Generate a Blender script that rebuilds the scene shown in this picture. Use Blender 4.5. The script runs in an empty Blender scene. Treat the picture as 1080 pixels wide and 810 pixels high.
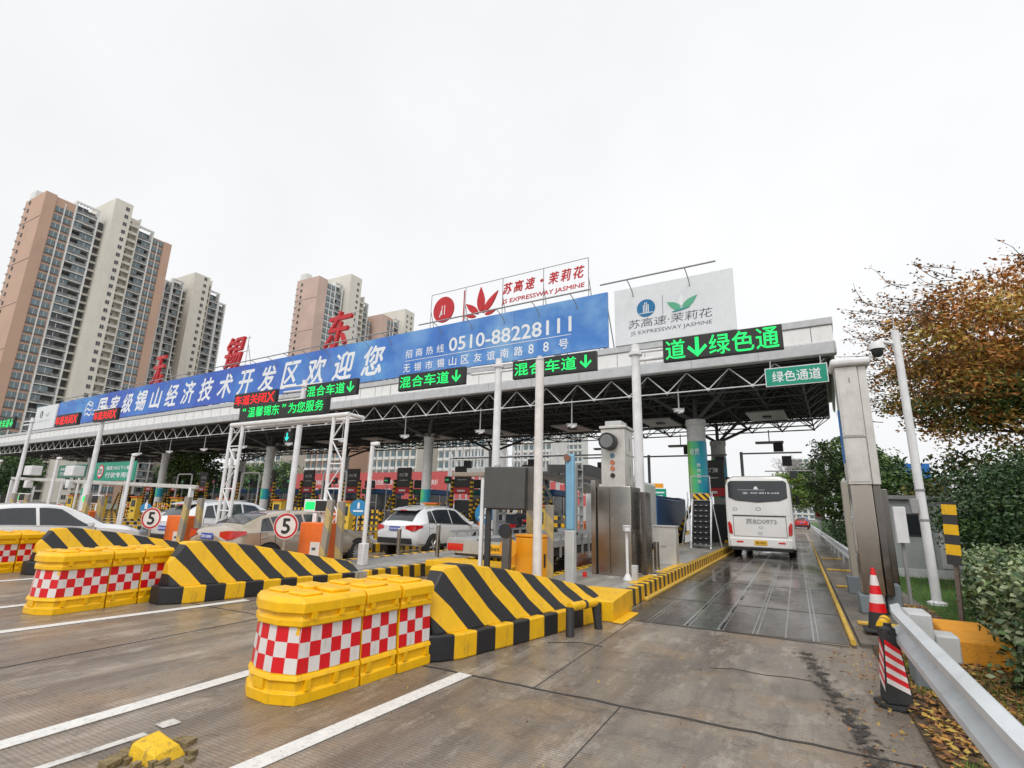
import bpy, bmesh, math, random
from mathutils import Vector, Matrix
R = math.radians
rnd = random.Random(7)
scene = bpy.context.scene
C = scene.collection
# ---------------------------------------------------------------- camera
cam = bpy.data.cameras.new('camera'); camo = bpy.data.objects.new('camera', cam); C.objects.link(camo)
cam.sensor_width = 36; cam.lens = 36*545/1080; cam.clip_start = .05; cam.clip_end = 3000
RW = ((0.88203909, -0.0882836, -0.46283155), (0.47044544, 0.21969802, 0.85464254), (0.02623226, -0.97156512, 0.23531486))
M4 = Matrix(((RW[0][0], -RW[0][1], -RW[0][2], 0), (RW[1][0], -RW[1][1], -RW[1][2], 0), (RW[2][0], -RW[2][1], -RW[2][2], 1.65), (0, 0, 0, 1)))
camo.matrix_world = M4
scene.camera = camo
# ---------------------------------------------------------------- sky and sun (overcast)
w = bpy.data.worlds.new('World'); scene.world = w; w.use_nodes = True
nt = w.node_tree; nt.nodes.clear()
sky = nt.nodes.new('ShaderNodeTexSky'); sky.sky_type = 'NISHITA'; sky.sun_disc = False
sky.sun_elevation = R(50); sky.sun_rotation = R(200); sky.air_density = 2; sky.dust_density = 6
hs = nt.nodes.new('ShaderNodeHueSaturation'); hs.inputs['Saturation'].default_value = .12
mx = nt.nodes.new('ShaderNodeMix'); mx.data_type = 'RGBA'; mx.inputs[0].default_value = .88
nz = nt.nodes.new('ShaderNodeTexNoise'); nz.inputs['Scale'].default_value = 1.6; nz.inputs['Detail'].default_value = 5
cr = nt.nodes.new('ShaderNodeValToRGB'); cr.color_ramp.elements[0].position = .3; cr.color_ramp.elements[1].position = .75
cr.color_ramp.elements[0].color = (7.7, 7.78, 7.95, 1); cr.color_ramp.elements[1].color = (8.9, 8.95, 9.05, 1)
tc = nt.nodes.new('ShaderNodeTexCoord')
bg = nt.nodes.new('ShaderNodeBackground'); bg.inputs[1].default_value = .1
out = nt.nodes.new('ShaderNodeOutputWorld')
nt.links.new(tc.outputs['Generated'], nz.inputs['Vector']); nt.links.new(nz.outputs[0], cr.inputs[0])
nt.links.new(sky.outputs[0], hs.inputs['Color']); nt.links.new(hs.outputs[0], mx.inputs[6]); nt.links.new(cr.outputs[0], mx.inputs[7])
nt.links.new(mx.outputs[2], bg.inputs[0]); nt.links.new(bg.outputs[0], out.inputs[0])
sl = bpy.data.lights.new('sun', 'SUN'); sl.energy = 1.2; sl.angle = R(25); sl.color = (1, .97, .93)
so = bpy.data.objects.new('sun', sl); C.objects.link(so)
so.rotation_euler = (R(40), 0, R(20))
scene.view_settings.view_transform = 'Standard'; scene.view_settings.look = 'None'
scene.view_settings.exposure = 0.3; scene.view_settings.gamma = 1
scene.cycles.max_bounces = 6; scene.cycles.use_denoising = True

# ---------------------------------------------------------------- materials
MATS = {}
def mat(name, col, rough=.6, metal=0, var=.12, scale=3., bump=0, bscale=40., dirt=0, emit=0, spec=.5, rvar=0, coat=0, trans=0, alpha=1):
    if name in MATS: return MATS[name]
    m = bpy.data.materials.new(name); m.use_nodes = True; MATS[name] = m
    t = m.node_tree; b = t.nodes['Principled BSDF']; L = t.links.new
    b.inputs['Metallic'].default_value = metal; b.inputs['Roughness'].default_value = rough
    b.inputs['Specular IOR Level'].default_value = spec; b.inputs['Coat Weight'].default_value = coat
    if alpha < 1: b.inputs['Alpha'].default_value = alpha
    if trans: b.inputs['Transmission Weight'].default_value = trans
    co = t.nodes.new('ShaderNodeTexCoord')
    n = t.nodes.new('ShaderNodeTexNoise'); n.inputs['Scale'].default_value = scale; n.inputs['Detail'].default_value = 8; n.inputs['Roughness'].default_value = .65
    L(co.outputs['Object'], n.inputs['Vector'])
    r = t.nodes.new('ShaderNodeValToRGB'); r.color_ramp.elements[0].position = .3; r.color_ramp.elements[1].position = .7
    c = col
    r.color_ramp.elements[0].color = (c[0]*(1-var), c[1]*(1-var), c[2]*(1-var), 1)
    r.color_ramp.elements[1].color = (min(1, c[0]*(1+var)), min(1, c[1]*(1+var)), min(1, c[2]*(1+var)), 1)
    L(n.outputs[0], r.inputs[0]); src = r.outputs[0]
    if dirt:
        n2 = t.nodes.new('ShaderNodeTexNoise'); n2.inputs['Scale'].default_value = scale*3.1; n2.inputs['Detail'].default_value = 10; n2.inputs['Roughness'].default_value = .75
        mp = t.nodes.new('ShaderNodeMapping'); mp.inputs['Scale'].default_value = (1, 1, .35)
        L(co.outputs['Object'], mp.inputs[0]); L(mp.outputs[0], n2.inputs['Vector'])
        r2 = t.nodes.new('ShaderNodeValToRGB'); r2.color_ramp.elements[0].position = .52; r2.color_ramp.elements[1].position = .72
        r2.color_ramp.elements[0].color = (0, 0, 0, 1); r2.color_ramp.elements[1].color = (dirt, dirt, dirt, 1)
        L(n2.outputs[0], r2.inputs[0])
        mm = t.nodes.new('ShaderNodeMix'); mm.data_type = 'RGBA'; mm.inputs[7].default_value = (.09, .075, .06, 1)
        L(r2.outputs[0], mm.inputs[0]); L(src, mm.inputs[6]); src = mm.outputs[2]
    L(src, b.inputs['Base Color'])
    if rvar:
        mr = t.nodes.new('ShaderNodeMapRange'); mr.inputs[1].default_value = .35; mr.inputs[2].default_value = .65
        mr.inputs[3].default_value = max(.02, rough-rvar); mr.inputs[4].default_value = rough+rvar
        L(n.outputs[0], mr.inputs[0]); L(mr.outputs[0], b.inputs['Roughness'])
    if bump:
        n3 = t.nodes.new('ShaderNodeTexNoise'); n3.inputs['Scale'].default_value = bscale; n3.inputs['Detail'].default_value = 4
        L(co.outputs['Object'], n3.inputs['Vector'])
        bp = t.nodes.new('ShaderNodeBump'); bp.inputs['Strength'].default_value = bump; bp.inputs['Distance'].default_value = .02
        L(n3.outputs[0], bp.inputs['Height']); L(bp.outputs[0], b.inputs['Normal'])
    if emit:
        b.inputs['Emission Color'].default_value = (*col, 1); b.inputs['Emission Strength'].default_value = emit
    return m
def stripe_mat(name, c1, c2, direction, period, duty=.5, offset=0., rough=.5, dirt=.5):
    m = mat(name, c1, rough, dirt=dirt, var=.08, bump=.15, bscale=25); t = m.node_tree; L = t.links.new
    b = t.nodes['Principled BSDF']; old = b.inputs['Base Color'].links[0].from_socket
    co = t.nodes.new('ShaderNodeTexCoord'); dp = t.nodes.new('ShaderNodeVectorMath'); dp.operation = 'DOT_PRODUCT'
    dp.inputs[1].default_value = direction; L(co.outputs['Object'], dp.inputs[0])
    a = t.nodes.new('ShaderNodeMath'); a.operation = 'MULTIPLY_ADD'; a.inputs[1].default_value = 1/period; a.inputs[2].default_value = offset; L(dp.outputs['Value'], a.inputs[0])
    f = t.nodes.new('ShaderNodeMath'); f.operation = 'FRACT'; L(a.outputs[0], f.inputs[0])
    g = t.nodes.new('ShaderNodeMath'); g.operation = 'GREATER_THAN'; g.inputs[1].default_value = duty; L(f.outputs[0], g.inputs[0])
    x = t.nodes.new('ShaderNodeMix'); x.data_type = 'RGBA'; x.inputs[7].default_value = (*c2, 1)
    L(g.outputs[0], x.inputs[0]); L(old, x.inputs[6]); L(x.outputs[2], b.inputs['Base Color'])
    return m
YEL = (.83, .47, .004); BLK = (.018, .018, .02)
white = mat('white_paint', (.76, .76, .77), .4, dirt=.18)
whitec = mat('white_concrete', (.62, .61, .58), .8, dirt=.4, bump=.2)
steel = mat('stainless_steel', (.5, .465, .42), .25, metal=1, var=.08, scale=.9, rvar=.05)
steeld = mat('dark_steel', (.2, .185, .17), .3, metal=1, rvar=.08)
galv = mat('galvanised_steel', (.62, .64, .66), .38, metal=.75, var=.1, dirt=.2)
grey = mat('grey_paint', (.3, .3, .3), .5, dirt=.2)
lgrey = mat('light_grey_paint', (.5, .51, .51), .5, dirt=.25)
dark = mat('dark_paint', (.035, .035, .038), .5)
black = mat('black_plastic', (.02, .02, .021), .45)
rubber = mat('rubber', (.03, .03, .03), .8, bump=.3)
glass = mat('dark_glass', (.025, .03, .035), .08, spec=.7, var=.3, scale=.8)
yellow = mat('yellow_paint', YEL, .45, dirt=.45, bump=.15, bscale=20)
plasty = mat('yellow_plastic', (.9, .5, .002), .35, var=.1, scale=4, dirt=.34, bump=.12, bscale=9)
orange = mat('orange_paint', (.82, .17, .025), .45, dirt=.15)
orangey = mat('amber_paint', (.86, .36, .012), .4, dirt=.12)
red = mat('red_paint', (.65, .012, .015), .4)
redsign = mat('red_sign', (.52, .012, .018), .45)
green = mat('sign_green', (.0, .3, .19), .45)
dgreen = mat('dark_green', (.01, .16, .1), .45)
blue = mat('sign_blue', (.02, .16, .5), .45)
refl_w = mat('reflective_white', (.74, .7, .68), .35, var=.05, dirt=.28)
refl_r = mat('reflective_red', (.7, .006, .012), .35, var=.08, dirt=.2)
ledg = mat('led_green', (.006, .62, .12), .6, emit=.85)
ledr = mat('led_red', (.85, .008, .008), .6, emit=.8)
ledoff = mat('led_board_face', (.02, .022, .02), .55)
tail = mat('tail_light', (.55, .01, .012), .15, coat=1)
chrome = mat('chrome', (.75, .75, .75), .15, metal=1)
concrete = mat('concrete', (.3, .28, .25), .85, dirt=.45, bump=.4)
greyblock = mat('grey_block_paint', (.17, .2, .22), .7, dirt=.3, bump=.2)
nose_m = stripe_mat('crash_block_stripes', YEL, BLK, (0, 1, .8), .57, .5, .38, dirt=.4)
nose_b = stripe_mat('crash_block_base_stripes', YEL, BLK, (0, 1, 0), .63, .5, .643, dirt=.55)
kerb_m = stripe_mat('kerb_stripes', YEL, (.05, .04, .03), (0, 1, .12), .42, .55, dirt=.6)
haz_m = stripe_mat('hazard_post_stripes', YEL, BLK, (0, 0, 1), .3, .5)
hazd_m = stripe_mat('hazard_diagonal', YEL, BLK, (.7, 0, .7), .2, .5)
rust_m = stripe_mat('worn_guard_post', (.5, .38, .16), (.3, .27, .23), (.6, .3, .5), .42, .45, dirt=.9)

# ---------------------------------------------------------------- mesh helpers
class MB:
    def __init__(s): s.v = []; s.f = []; s.m = []; s.mats = []
    def mi(s, m):
        if m not in s.mats: s.mats.append(m)
        return s.mats.index(m)
    def add(s, vs, fs, m):
        o = len(s.v); s.v += [tuple(v) for v in vs]; k = s.mi(m)
        for f in fs: s.f.append(tuple(i+o for i in f)); s.m.append(k)
        return s
    def box(s, x0, x1, y0, y1, z0, z1, m):
        return s.add([(x0,y0,z0),(x1,y0,z0),(x1,y1,z0),(x0,y1,z0),(x0,y0,z1),(x1,y0,z1),(x1,y1,z1),(x0,y1,z1)],
                     [(0,3,2,1),(4,5,6,7),(0,1,5,4),(1,2,6,5),(2,3,7,6),(3,0,4,7)], m)
    def tube(s, p0, p1, r, m, n=8, r1=None, cap=True):
        p0 = Vector(p0); p1 = Vector(p1); r1 = r if r1 is None else r1
        d = (p1-p0).normalized(); a = d.orthogonal().normalized(); b = d.cross(a)
        vs = []
        for p, q in ((p0, r), (p1, r1)):
            for i in range(n):
                t = 2*math.pi*i/n+math.pi/n; vs.append(p+a*q*math.cos(t)+b*q*math.sin(t))
        fs = [(i, (i+1) % n, n+(i+1) % n, n+i) for i in range(n)]
        if cap: fs += [tuple(range(n))[::-1], tuple(range(n, 2*n))]
        return s.add(vs, fs, m)
    def path(s, pts, r, m, n=8):
        for a, b in zip(pts[:-1], pts[1:]): s.tube(a, b, r, m, n)
        return s
    def prism(s, poly, lo, hi, axis, m):   # poly of 2d points; axis 'x','y','z' is the extrusion direction
        n = len(poly)
        def P(p, t): return {'x': (t, p[0], p[1]), 'y': (p[0], t, p[1]), 'z': (p[0], p[1], t)}[axis]
        vs = [P(p, lo) for p in poly]+[P(p, hi) for p in poly]
        fs = [(i, (i+1) % n, n+(i+1) % n, n+i) for i in range(n)]+[tuple(range(n))[::-1], tuple(range(n, 2*n))]
        return s.add(vs, fs, m)
    def loft(s, secs, m, closed=True, caps=True):
        n = len(secs[0]); vs = [p for q in secs for p in q]; fs = []
        for k in range(len(secs)-1):
            for i in range(n if closed else n-1):
                j = (i+1) % n; fs.append((k*n+i, k*n+j, (k+1)*n+j, (k+1)*n+i))
        if caps: fs += [tuple(range(n))[::-1], tuple(range((len(secs)-1)*n, len(secs)*n))]
        return s.add(vs, fs, m)
    def lathe(s, prof, m, n=20, cx=0, cy=0):
        return s.loft([[(cx+r*math.cos(2*math.pi*i/n), cy+r*math.sin(2*math.pi*i/n), z) for i in range(n)] for r, z in prof], m)
    def disc(s, cx, y0, y1, cz, r, m, n=28, rz=None):
        rz = rz or r
        return s.prism([(cx+r*math.cos(2*math.pi*i/n), cz+rz*math.sin(2*math.pi*i/n)) for i in range(n)], y0, y1, 'y', m)
    def build(s, name, parent=None, loc=None, bevel=0, smooth=True, seg=2, label=None, kind=None):
        me = bpy.data.meshes.new(name); me.from_pydata(s.v, [], s.f)
        for m in s.mats: me.materials.append(m)
        me.polygons.foreach_set('material_index', s.m)
        bm = bmesh.new(); bm.from_mesh(me); bmesh.ops.recalc_face_normals(bm, faces=bm.faces); bm.to_mesh(me); bm.free()
        if smooth:
            me.polygons.foreach_set('use_smooth', [True]*len(me.polygons)); me.set_sharp_from_angle(angle=R(32))
        o = bpy.data.objects.new(name, me); C.objects.link(o)
        if parent: o.parent = parent
        if loc: o.location = loc
        if bevel:
            b = o.modifiers.new('bevel', 'BEVEL'); b.width = bevel; b.segments = seg; b.limit_method = 'ANGLE'; b.angle_limit = R(35); b.harden_normals = False
        if label: o['label'] = label
        if kind: o['kind'] = kind
        return o
def tag(o, label, cat, group=None, kind=None):
    o['label'] = label; o['category'] = cat
    if group: o['group'] = group
    if kind: o['kind'] = kind
    return o
def thing(name, label, cat, loc=(0, 0, 0), rz=0., group=None, rx=0., ry=0.):
    o = bpy.data.objects.new(name, None); C.objects.link(o); o.empty_display_size = .3
    o.location = loc; o.rotation_euler = (rx, ry, rz)
    return tag(o, label, cat, group)
def struct(o): o['kind'] = 'structure'; return o
def part(mb, name, parent, **k): return mb.build(name, parent, **k)
def dup(o, loc=None, rz=None, label=None, parent=None):
    c = o.copy(); C.objects.link(c)
    if parent: c.parent = parent
    if loc: c.location = loc
    if rz is not None: c.rotation_euler[2] = rz
    if label: c['label'] = label
    for ch in list(o.children): dup(ch, parent=c)
    return c
def text(name, body, parent, loc, w, h, m, depth=.01, bold=.0, shear=0, rz=0, res=3, fit=True, mirror=False):
    cu = bpy.data.curves.new('t', 'FONT'); cu.body = body; cu.resolution_u = res; cu.shear = shear; cu.extrude = .5
    to = bpy.data.objects.new('t', cu); C.objects.link(to)
    dg = bpy.context.evaluated_depsgraph_get(); me = bpy.data.meshes.new_from_object(to.evaluated_get(dg))
    bpy.data.objects.remove(to); bpy.data.curves.remove(cu)
    if bold and False: pass
    xs = [v.co.x for v in me.vertices]; ys = [v.co.y for v in me.vertices]
    x0, x1, y0, y1 = min(xs), max(xs), min(ys), max(ys)
    sx = w/(x1-x0) if w else h/(y1-y0); sy = h/(y1-y0) if h else sx
    for v in me.vertices:
        x, y, z = v.co
        v.co = ((x-x0)*sx, -z*depth if not mirror else z*depth, (y-y0)*sy)
    if bold:      # heavier strokes: the outline repeated with small shifts, each a millimetre further out
        vs = [tuple(v.co) for v in me.vertices]; fs = [tuple(p.vertices) for p in me.polygons]; nv = len(vs); V = []; F = []
        bx_ = bold*min(sx, sy)*.8
        for q, (ax, az) in enumerate(((0, 0), (-bx_, 0), (bx_, 0), (0, bx_), (0, -bx_))):
            V += [(x+ax, y-.0006*q, z+az) for x, y, z in vs]; F += [tuple(i+q*nv for i in f) for f in fs]
        me = bpy.data.meshes.new(name); me.from_pydata(V, [], F)
    me.materials.clear(); me.materials.append(m); me.name = name
    o = bpy.data.objects.new(name, me); C.objects.link(o); o.parent = parent; o.location = loc; o.rotation_euler[2] = rz
    return o
# ================================================================ ground
def ground_material(name, base, joints=True, wet=.5, grooves=True):
    m = bpy.data.materials.new(name); m.use_nodes = True; t = m.node_tree; L = t.links.new; N = t.nodes.new
    b = t.nodes['Principled BSDF']; co = N('ShaderNodeTexCoord')
    def noise(sc, det=8, ro=.6, mp=None):
        n = N('ShaderNodeTexNoise'); n.inputs['Scale'].default_value = sc; n.inputs['Detail'].default_value = det; n.inputs['Roughness'].default_value = ro
        if mp:
            q = N('ShaderNodeMapping'); q.inputs['Scale'].default_value = mp; L(co.outputs['Object'], q.inputs[0]); L(q.outputs[0], n.inputs['Vector'])
        else: L(co.outputs['Object'], n.inputs['Vector'])
        return n.outputs[0]
    def ramp(src, stops):
        r = N('ShaderNodeValToRGB'); e = r.color_ramp.elements
        while len(e) < len(stops): e.new(.5)
        for el, (p, c) in zip(e, stops): el.position = p; el.color = (*c, 1)
        L(src, r.inputs[0]); return r.outputs[0]
    def mixc(f, a, bcol, mode='MIX'):
        x = N('ShaderNodeMix'); x.data_type = 'RGBA'; x.blend_type = mode
        if isinstance(f, float): x.inputs[0].default_value = f
        else: L(f, x.inputs[0])
        L(a, x.inputs[6])
        if isinstance(bcol, tuple): x.inputs[7].default_value = (*bcol, 1)
        else: L(bcol, x.inputs[7])
        return x.outputs[2]
    B = base
    big = noise(.35, 6, .6)
    c = ramp(big, [(.32, (B[0]*.6, B[1]*.6, B[2]*.63)), (.5, B), (.66, (B[0]*1.3, B[1]*1.28, B[2]*1.24))])
    streak = noise(1., 6, .65, (2.2, .22, 1))        # tyre streaks along the lanes
    c = mixc(ramp(streak, [(.44, (0, 0, 0)), (.6, (.8, .8, .8))]), c, (B[0]*.5, B[1]*.48, B[2]*.5))
    mud = noise(.8, 10, .7)
    c = mixc(ramp(mud, [(.5, (0, 0, 0)), (.62, (.6, .6, .6))]), c, (B[0]*1.25, B[1]*1.0, B[2]*.72))
    pale = noise(1.7, 12, .75, (1.6, .5, 1))  # pale patches, strengthened as wet shine painted into the colour
    c = mixc(ramp(pale, [(.52, (0, 0, 0)), (.64, (.7, .7, .7))]), c, (B[0]*1.75, B[1]*1.8, B[2]*1.85))
    blot = noise(2.6, 12, .78)
    c = mixc(ramp(blot, [(.53, (0, 0, 0)), (.64, (.75, .75, .75))]), c, (B[0]*.42, B[1]*.4, B[2]*.4))
    fine = noise(60, 6, .8)
    c = mixc(.85, c, ramp(fine, [(.3, (.5, .5, .5)), (.5, (1, 1, 1)), (.7, (1.0, 1.0, 1.0))]), 'MULTIPLY')
    mid = noise(11, 12, .82)
    c = mixc(ramp(mid, [(.54, (0, 0, 0)), (.66, (.55, .55, .55))]), c, (B[0]*.45, B[1]*.42, B[2]*.4))
    c = mixc(ramp(noise(14, 12, .8, (1, .6, 1)), [(.58, (0, 0, 0)), (.66, (.4, .4, .4))]), c, (B[0]*1.7, B[1]*1.75, B[2]*1.8))
    speck = noise(38, 2, .5)
    c = mixc(ramp(speck, [(.72, (0, 0, 0)), (.74, (.8, .8, .8))]), c, (.5, .47, .42))
    cr_ = N('ShaderNodeTexVoronoi'); cr_.feature = 'DISTANCE_TO_EDGE'; cr_.inputs['Scale'].default_value = .3
    wv = N('ShaderNodeMapping'); nn = N('ShaderNodeTexNoise'); nn.inputs['Scale'].default_value = 1.6; nn.inputs['Detail'].default_value = 8
    L(co.outputs['Object'], nn.inputs['Vector'])
    ad = N('ShaderNodeVectorMath'); ad.operation = 'MULTIPLY_ADD'; L(nn.outputs['Color'], ad.inputs[0]); ad.inputs[1].default_value = (.9, .9, 0); L(co.outputs['Object'], ad.inputs[2])
    L(ad.outputs[0], cr_.inputs['Vector'])
    c = mixc(ramp(cr_.outputs['Distance'], [(0, (.3, .3, .3)), (.005, (0, 0, 0))]), c, (.03, .028, .026))
    L(c, b.inputs['Base Color'])
    wn = noise(.55, 7, .6, (1, .5, 1))
    mr = N('ShaderNodeMapRange'); mr.inputs[1].default_value = .38; mr.inputs[2].default_value = .62; mr.inputs[3].default_value = max(.06, .42-wet*.35); mr.inputs[4].default_value = max(.36, .68-wet*.3)
    L(wn, mr.inputs[0]); L(mr.outputs[0], b.inputs['Roughness'])
    bp = N('ShaderNodeBump'); bp.inputs['Strength'].default_value = .35; bp.inputs['Distance'].default_value = .01
    h = fine
    if not grooves: bp.inputs['Strength'].default_value = .09
    if grooves:
        wt = N('ShaderNodeTexWave'); wt.bands_direction = 'Y'; wt.inputs['Scale'].default_value = 9; wt.inputs['Distortion'].default_value = 1.2; wt.inputs['Detail'].default_value = 3
        L(co.outputs['Object'], wt.inputs['Vector'])
        a = N('ShaderNodeMath'); a.operation = 'MULTIPLY_ADD'; a.inputs[1].default_value = .5; L(wt.outputs['Fac'], a.inputs[0]); L(fine, a.inputs[2]); h = a.outputs[0]
        c = mixc(.5, c, ramp(wt.outputs['Fac'], [(.0, (.62, .6, .6)), (.35, (1, 1, 1))]), 'MULTIPLY'); L(c, b.inputs['Base Color'])
    L(h, bp.inputs['Height']); L(bp.outputs[0], b.inputs['Normal'])
    MATS[name] = m; return m
road_m = ground_material('road_concrete', (.272, .232, .19), wet=.85)
lane_m = ground_material('wet_lane_concrete', (.098, .088, .078), wet=1.45, grooves=False)
far_m = mat('far_ground', (.16, .16, .13), .9, scale=.05)
struct(MB().box(-700, 500, -60, 900, -.3, -.02, far_m).build('ground', smooth=False))
def sheet(name, poly, z, m, thick=.004, kind='structure'):
    o = MB().prism(poly, z-thick, z, 'z', m).build(name, smooth=False); o['kind'] = kind; return o
sheet('road', [(-90, -20), (.72, -20), (.72, 8.7), (1.0, 8.7), (1.6, 60), (2.2, 200), (-90, 200)], 0, road_m, .3)
# bus lane, wet weighbridge deck with rails
sheet('wet_lane', [(-2.66, 8.62), (.46, 8.78), (.55, 24), (.62, 60), (-2.66, 60)], .006, lane_m)
pave = ground_material('shoulder_concrete', (.17, .15, .125), wet=.25)
sheet('shoulder', [(.6, 8.75), (2.0, 8.75), (2.0, 60), (.85, 60)], .05, pave, .06)
# white painted lines
wl = mat('road_marking_paint', (.72, .71, .68), .6, var=.1, scale=8, dirt=.6)
def line(x0, y0, x1, y1, w):
    d = Vector((x1-x0, y1-y0)).normalized(); n = Vector((-d.y, d.x))*w/2
    sheet('lane_marking', [(x0-n.x, y0-n.y), (x1-n.x, y1-n.y), (x1+n.x, y1+n.y), (x0+n.x, y0+n.y)], .008, wl)
line(-3.55, -4, -3.12, 4.93, .16); line(-4.8, -4, -4.93, 4.1, .16)
line(-9.35, -2, -8.5, 6.3, .16); line(-10.66, -2, -10.72, 4.6, .16); line(-14.2, 0, -13.9, 6.3, .16)
wl, wl_ = mat('worn_marking_paint', (.62, .6, .57), .7, dirt=1., scale=3.5, var=.2), wl
line(-4.3, 1.6, -4.28, 2.5, .07); line(-4.34, 2.62, -4.33, 2.75, .12); wl = wl_
# slab joints
jm = mat('joint_sealant', (.035, .032, .03), .7, var=.4, scale=12, dirt=.5)
def joint(pts, w):
    for (a, b_), (c, d_) in zip(pts[:-1], pts[1:]):
        d = Vector((c-a, d_-b_)).normalized(); n = Vector((-d.y, d.x))*w/2
        sheet('slab_joint', [(a-n.x, b_-n.y), (c-n.x, d_-n.y), (c+n.x, d_+n.y), (a+n.x, b_+n.y)], .004, jm)
def wob(x0, x1, y, n, am):
    return [(x0+(x1-x0)*i/n, y+rnd.uniform(-am, am)) for i in range(n+1)]
joint(wob(-4.2, .7, 4.94, 26, .015), .035); joint(wob(-2.6, .55, 8.66, 8, .006), .05)
joint(wob(-12, -4.4, 5.6, 20, .02), .02); joint(wob(-12, .7, -.4, 20, .02), .03)
joint([(-2.35, 4.94), (-2.4, 8.6)], .008); joint([(-1.5, -3), (-1.5, 4.9)], .007); joint([(-7, -3), (-7.05, 5.5)], .014)
joint([(-1.0, 6.6), (-.75, 6.72), (-.45, 6.66), (-.2, 6.72), (.05, 6.7)], .022); joint([(-2.95, 6.6), (-2.6, 6.85), (-2.3, 6.8)], .03)
# rails set into the weighbridge deck
rail_m = mat('rail_steel', (.5, .49, .47), .25, metal=.7, dirt=.3)
gap_m = mat('rail_gap', (.012, .011, .01), .25)
for x, ww in ((-2.2, .02), (-2.14, .014), (-1.64, .03), (-1.58, .02), (-1.16, .05), (-1.1, .014), (-.7, .02), (-.64, .02), (-.28, .022), (.06, .02), (.12, .014)):
    sheet('lane_rail', [(x-ww/2, 8.7), (x+ww/2, 8.7), (x+ww/2, 40), (x-ww/2, 40)], .011, rail_m)
    if ww > .02:
        for k in range(14):
            if ww > .028 and rnd.random() < .5:
                y = 8.8+k*1.6; sheet('rail_slot', [(x+.01, y), (x+.05, y), (x+.05, y+rnd.uniform(.5, 1.3)), (x+.01, y+.5)], .015, gap_m)
for y in (11.2, 14.6, 18, 21.6, 27, 32):
    sheet('slab_joint', [(-2.6, y), (.5, y), (.5, y+.014), (-2.6, y+.014)], .0105, gap_m)
# broken patch of asphalt on the right of the lane
am = mat('broken_asphalt', (.06, .053, .047), .75, bump=1., bscale=60, var=.5, scale=25)
pts = [(.0, 7.6), (.12, 7.3), (.1, 6.9), (.25, 6.5), (.22, 6.0), (.38, 5.6), (.36, 5.2), (.5, 4.96), (.62, 4.4), (.5, 4.3), (.3, 4.75), (.22, 5.1), (.2, 5.6), (.08, 6.0), (.1, 6.5), (-.03, 6.9), (-.05, 7.3)]
# alpha-broken edge: crumbling asphalt following a wandering line
t_ = am.node_tree; b_ = t_.nodes['Principled BSDF']; co_ = t_.nodes.new('ShaderNodeTexCoord'); sp_ = t_.nodes.new('ShaderNodeSeparateXYZ'); t_.links.new(co_.outputs['Object'], sp_.inputs[0])
na_ = t_.nodes.new('ShaderNodeTexNoise'); na_.inputs['Scale'].default_value = 8; na_.inputs['Detail'].default_value = 12; na_.inputs['Roughness'].default_value = .8; t_.links.new(co_.outputs['Object'], na_.inputs['Vector'])
cx_ = t_.nodes.new('ShaderNodeMath'); cx_.operation = 'MULTIPLY_ADD'; cx_.inputs[1].default_value = .13; cx_.inputs[2].default_value = -.98; t_.links.new(sp_.outputs['Y'], cx_.inputs[0])
sx2 = t_.nodes.new('ShaderNodeMath'); sx2.operation = 'ADD'; t_.links.new(sp_.outputs['X'], sx2.inputs[0]); t_.links.new(cx_.outputs[0], sx2.inputs[1])
ab_ = t_.nodes.new('ShaderNodeMath'); ab_.operation = 'ABSOLUTE'; t_.links.new(sx2.outputs[0], ab_.inputs[0])
mu_ = t_.nodes.new('ShaderNodeMath'); mu_.operation = 'MULTIPLY_ADD'; mu_.inputs[1].default_value = -.75; t_.links.new(ab_.outputs[0], mu_.inputs[0]); t_.links.new(na_.outputs[0], mu_.inputs[2])
al_ = t_.nodes.new('ShaderNodeMapRange'); al_.inputs[1].default_value = .46; al_.inputs[2].default_value = .54; t_.links.new(mu_.outputs[0], al_.inputs[0]); t_.links.new(al_.outputs[0], b_.inputs['Alpha'])
sheet('asphalt_patch', [(-.35, 8.0), (.62, 8.0), (.7, 3.0), (-.1, 3.0)], .010, am, .002)
# verge right of the road: soil, grass and fallen leaves
soil = mat('verge_soil', (.1, .07, .04), .95, var=.4, scale=4, bump=1, bscale=18)
sheet('verge', [(.72, -20), (60, -20), (60, 8.7), (.72, 8.7)], .03, soil, .2)
grassg = mat('lawn', (.05, .11, .02), .95, var=.35, scale=6, bump=1, bscale=30)
sheet('lawn', [(2.0, 8.7), (70, 8.7), (90, 200), (2.8, 200), (2.0, 60)], .035, grassg, .2)
gm = [mat('grass_blade', (.09, .2, .02), .8), mat('grass_blade_dry', (.25, .2, .07), .8)]
g = MB()
def blades(n, x0, x1, y0, y1, h, p=.25):
    for _ in range(n):
        x = rnd.uniform(x0, x1); y = rnd.uniform(y0, y1); a = rnd.uniform(0, 6.3); l = h*rnd.uniform(.5, 1.2); q = .008
        dx, dy = math.cos(a), math.sin(a); bx, by = rnd.uniform(-.5, .5)*l, rnd.uniform(-.5, .5)*l
        g.add([(x-dx*q, y-dy*q, .02), (x+dx*q, y+dy*q, .02), (x+bx, y+by, .03+l)], [(0, 1, 2)], gm[1] if rnd.random() < p else gm[0])
blades(2600, .8, 1.5, 2.6, 5.0, .08); blades(900, .85, 1.2, 6.6, 8.3, .07, .4); blades(1500, 1.3, 2.0, 4.5, 8.0, .08, .6); blades(5000, 2, 6, 11, 20, .1, .1)
g.build('grass', smooth=False); bpy.data.objects['grass']; tag(bpy.data.objects['grass'], 'short green and dry grass on the verge beside the guard rail', 'grass', kind='stuff')
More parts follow.
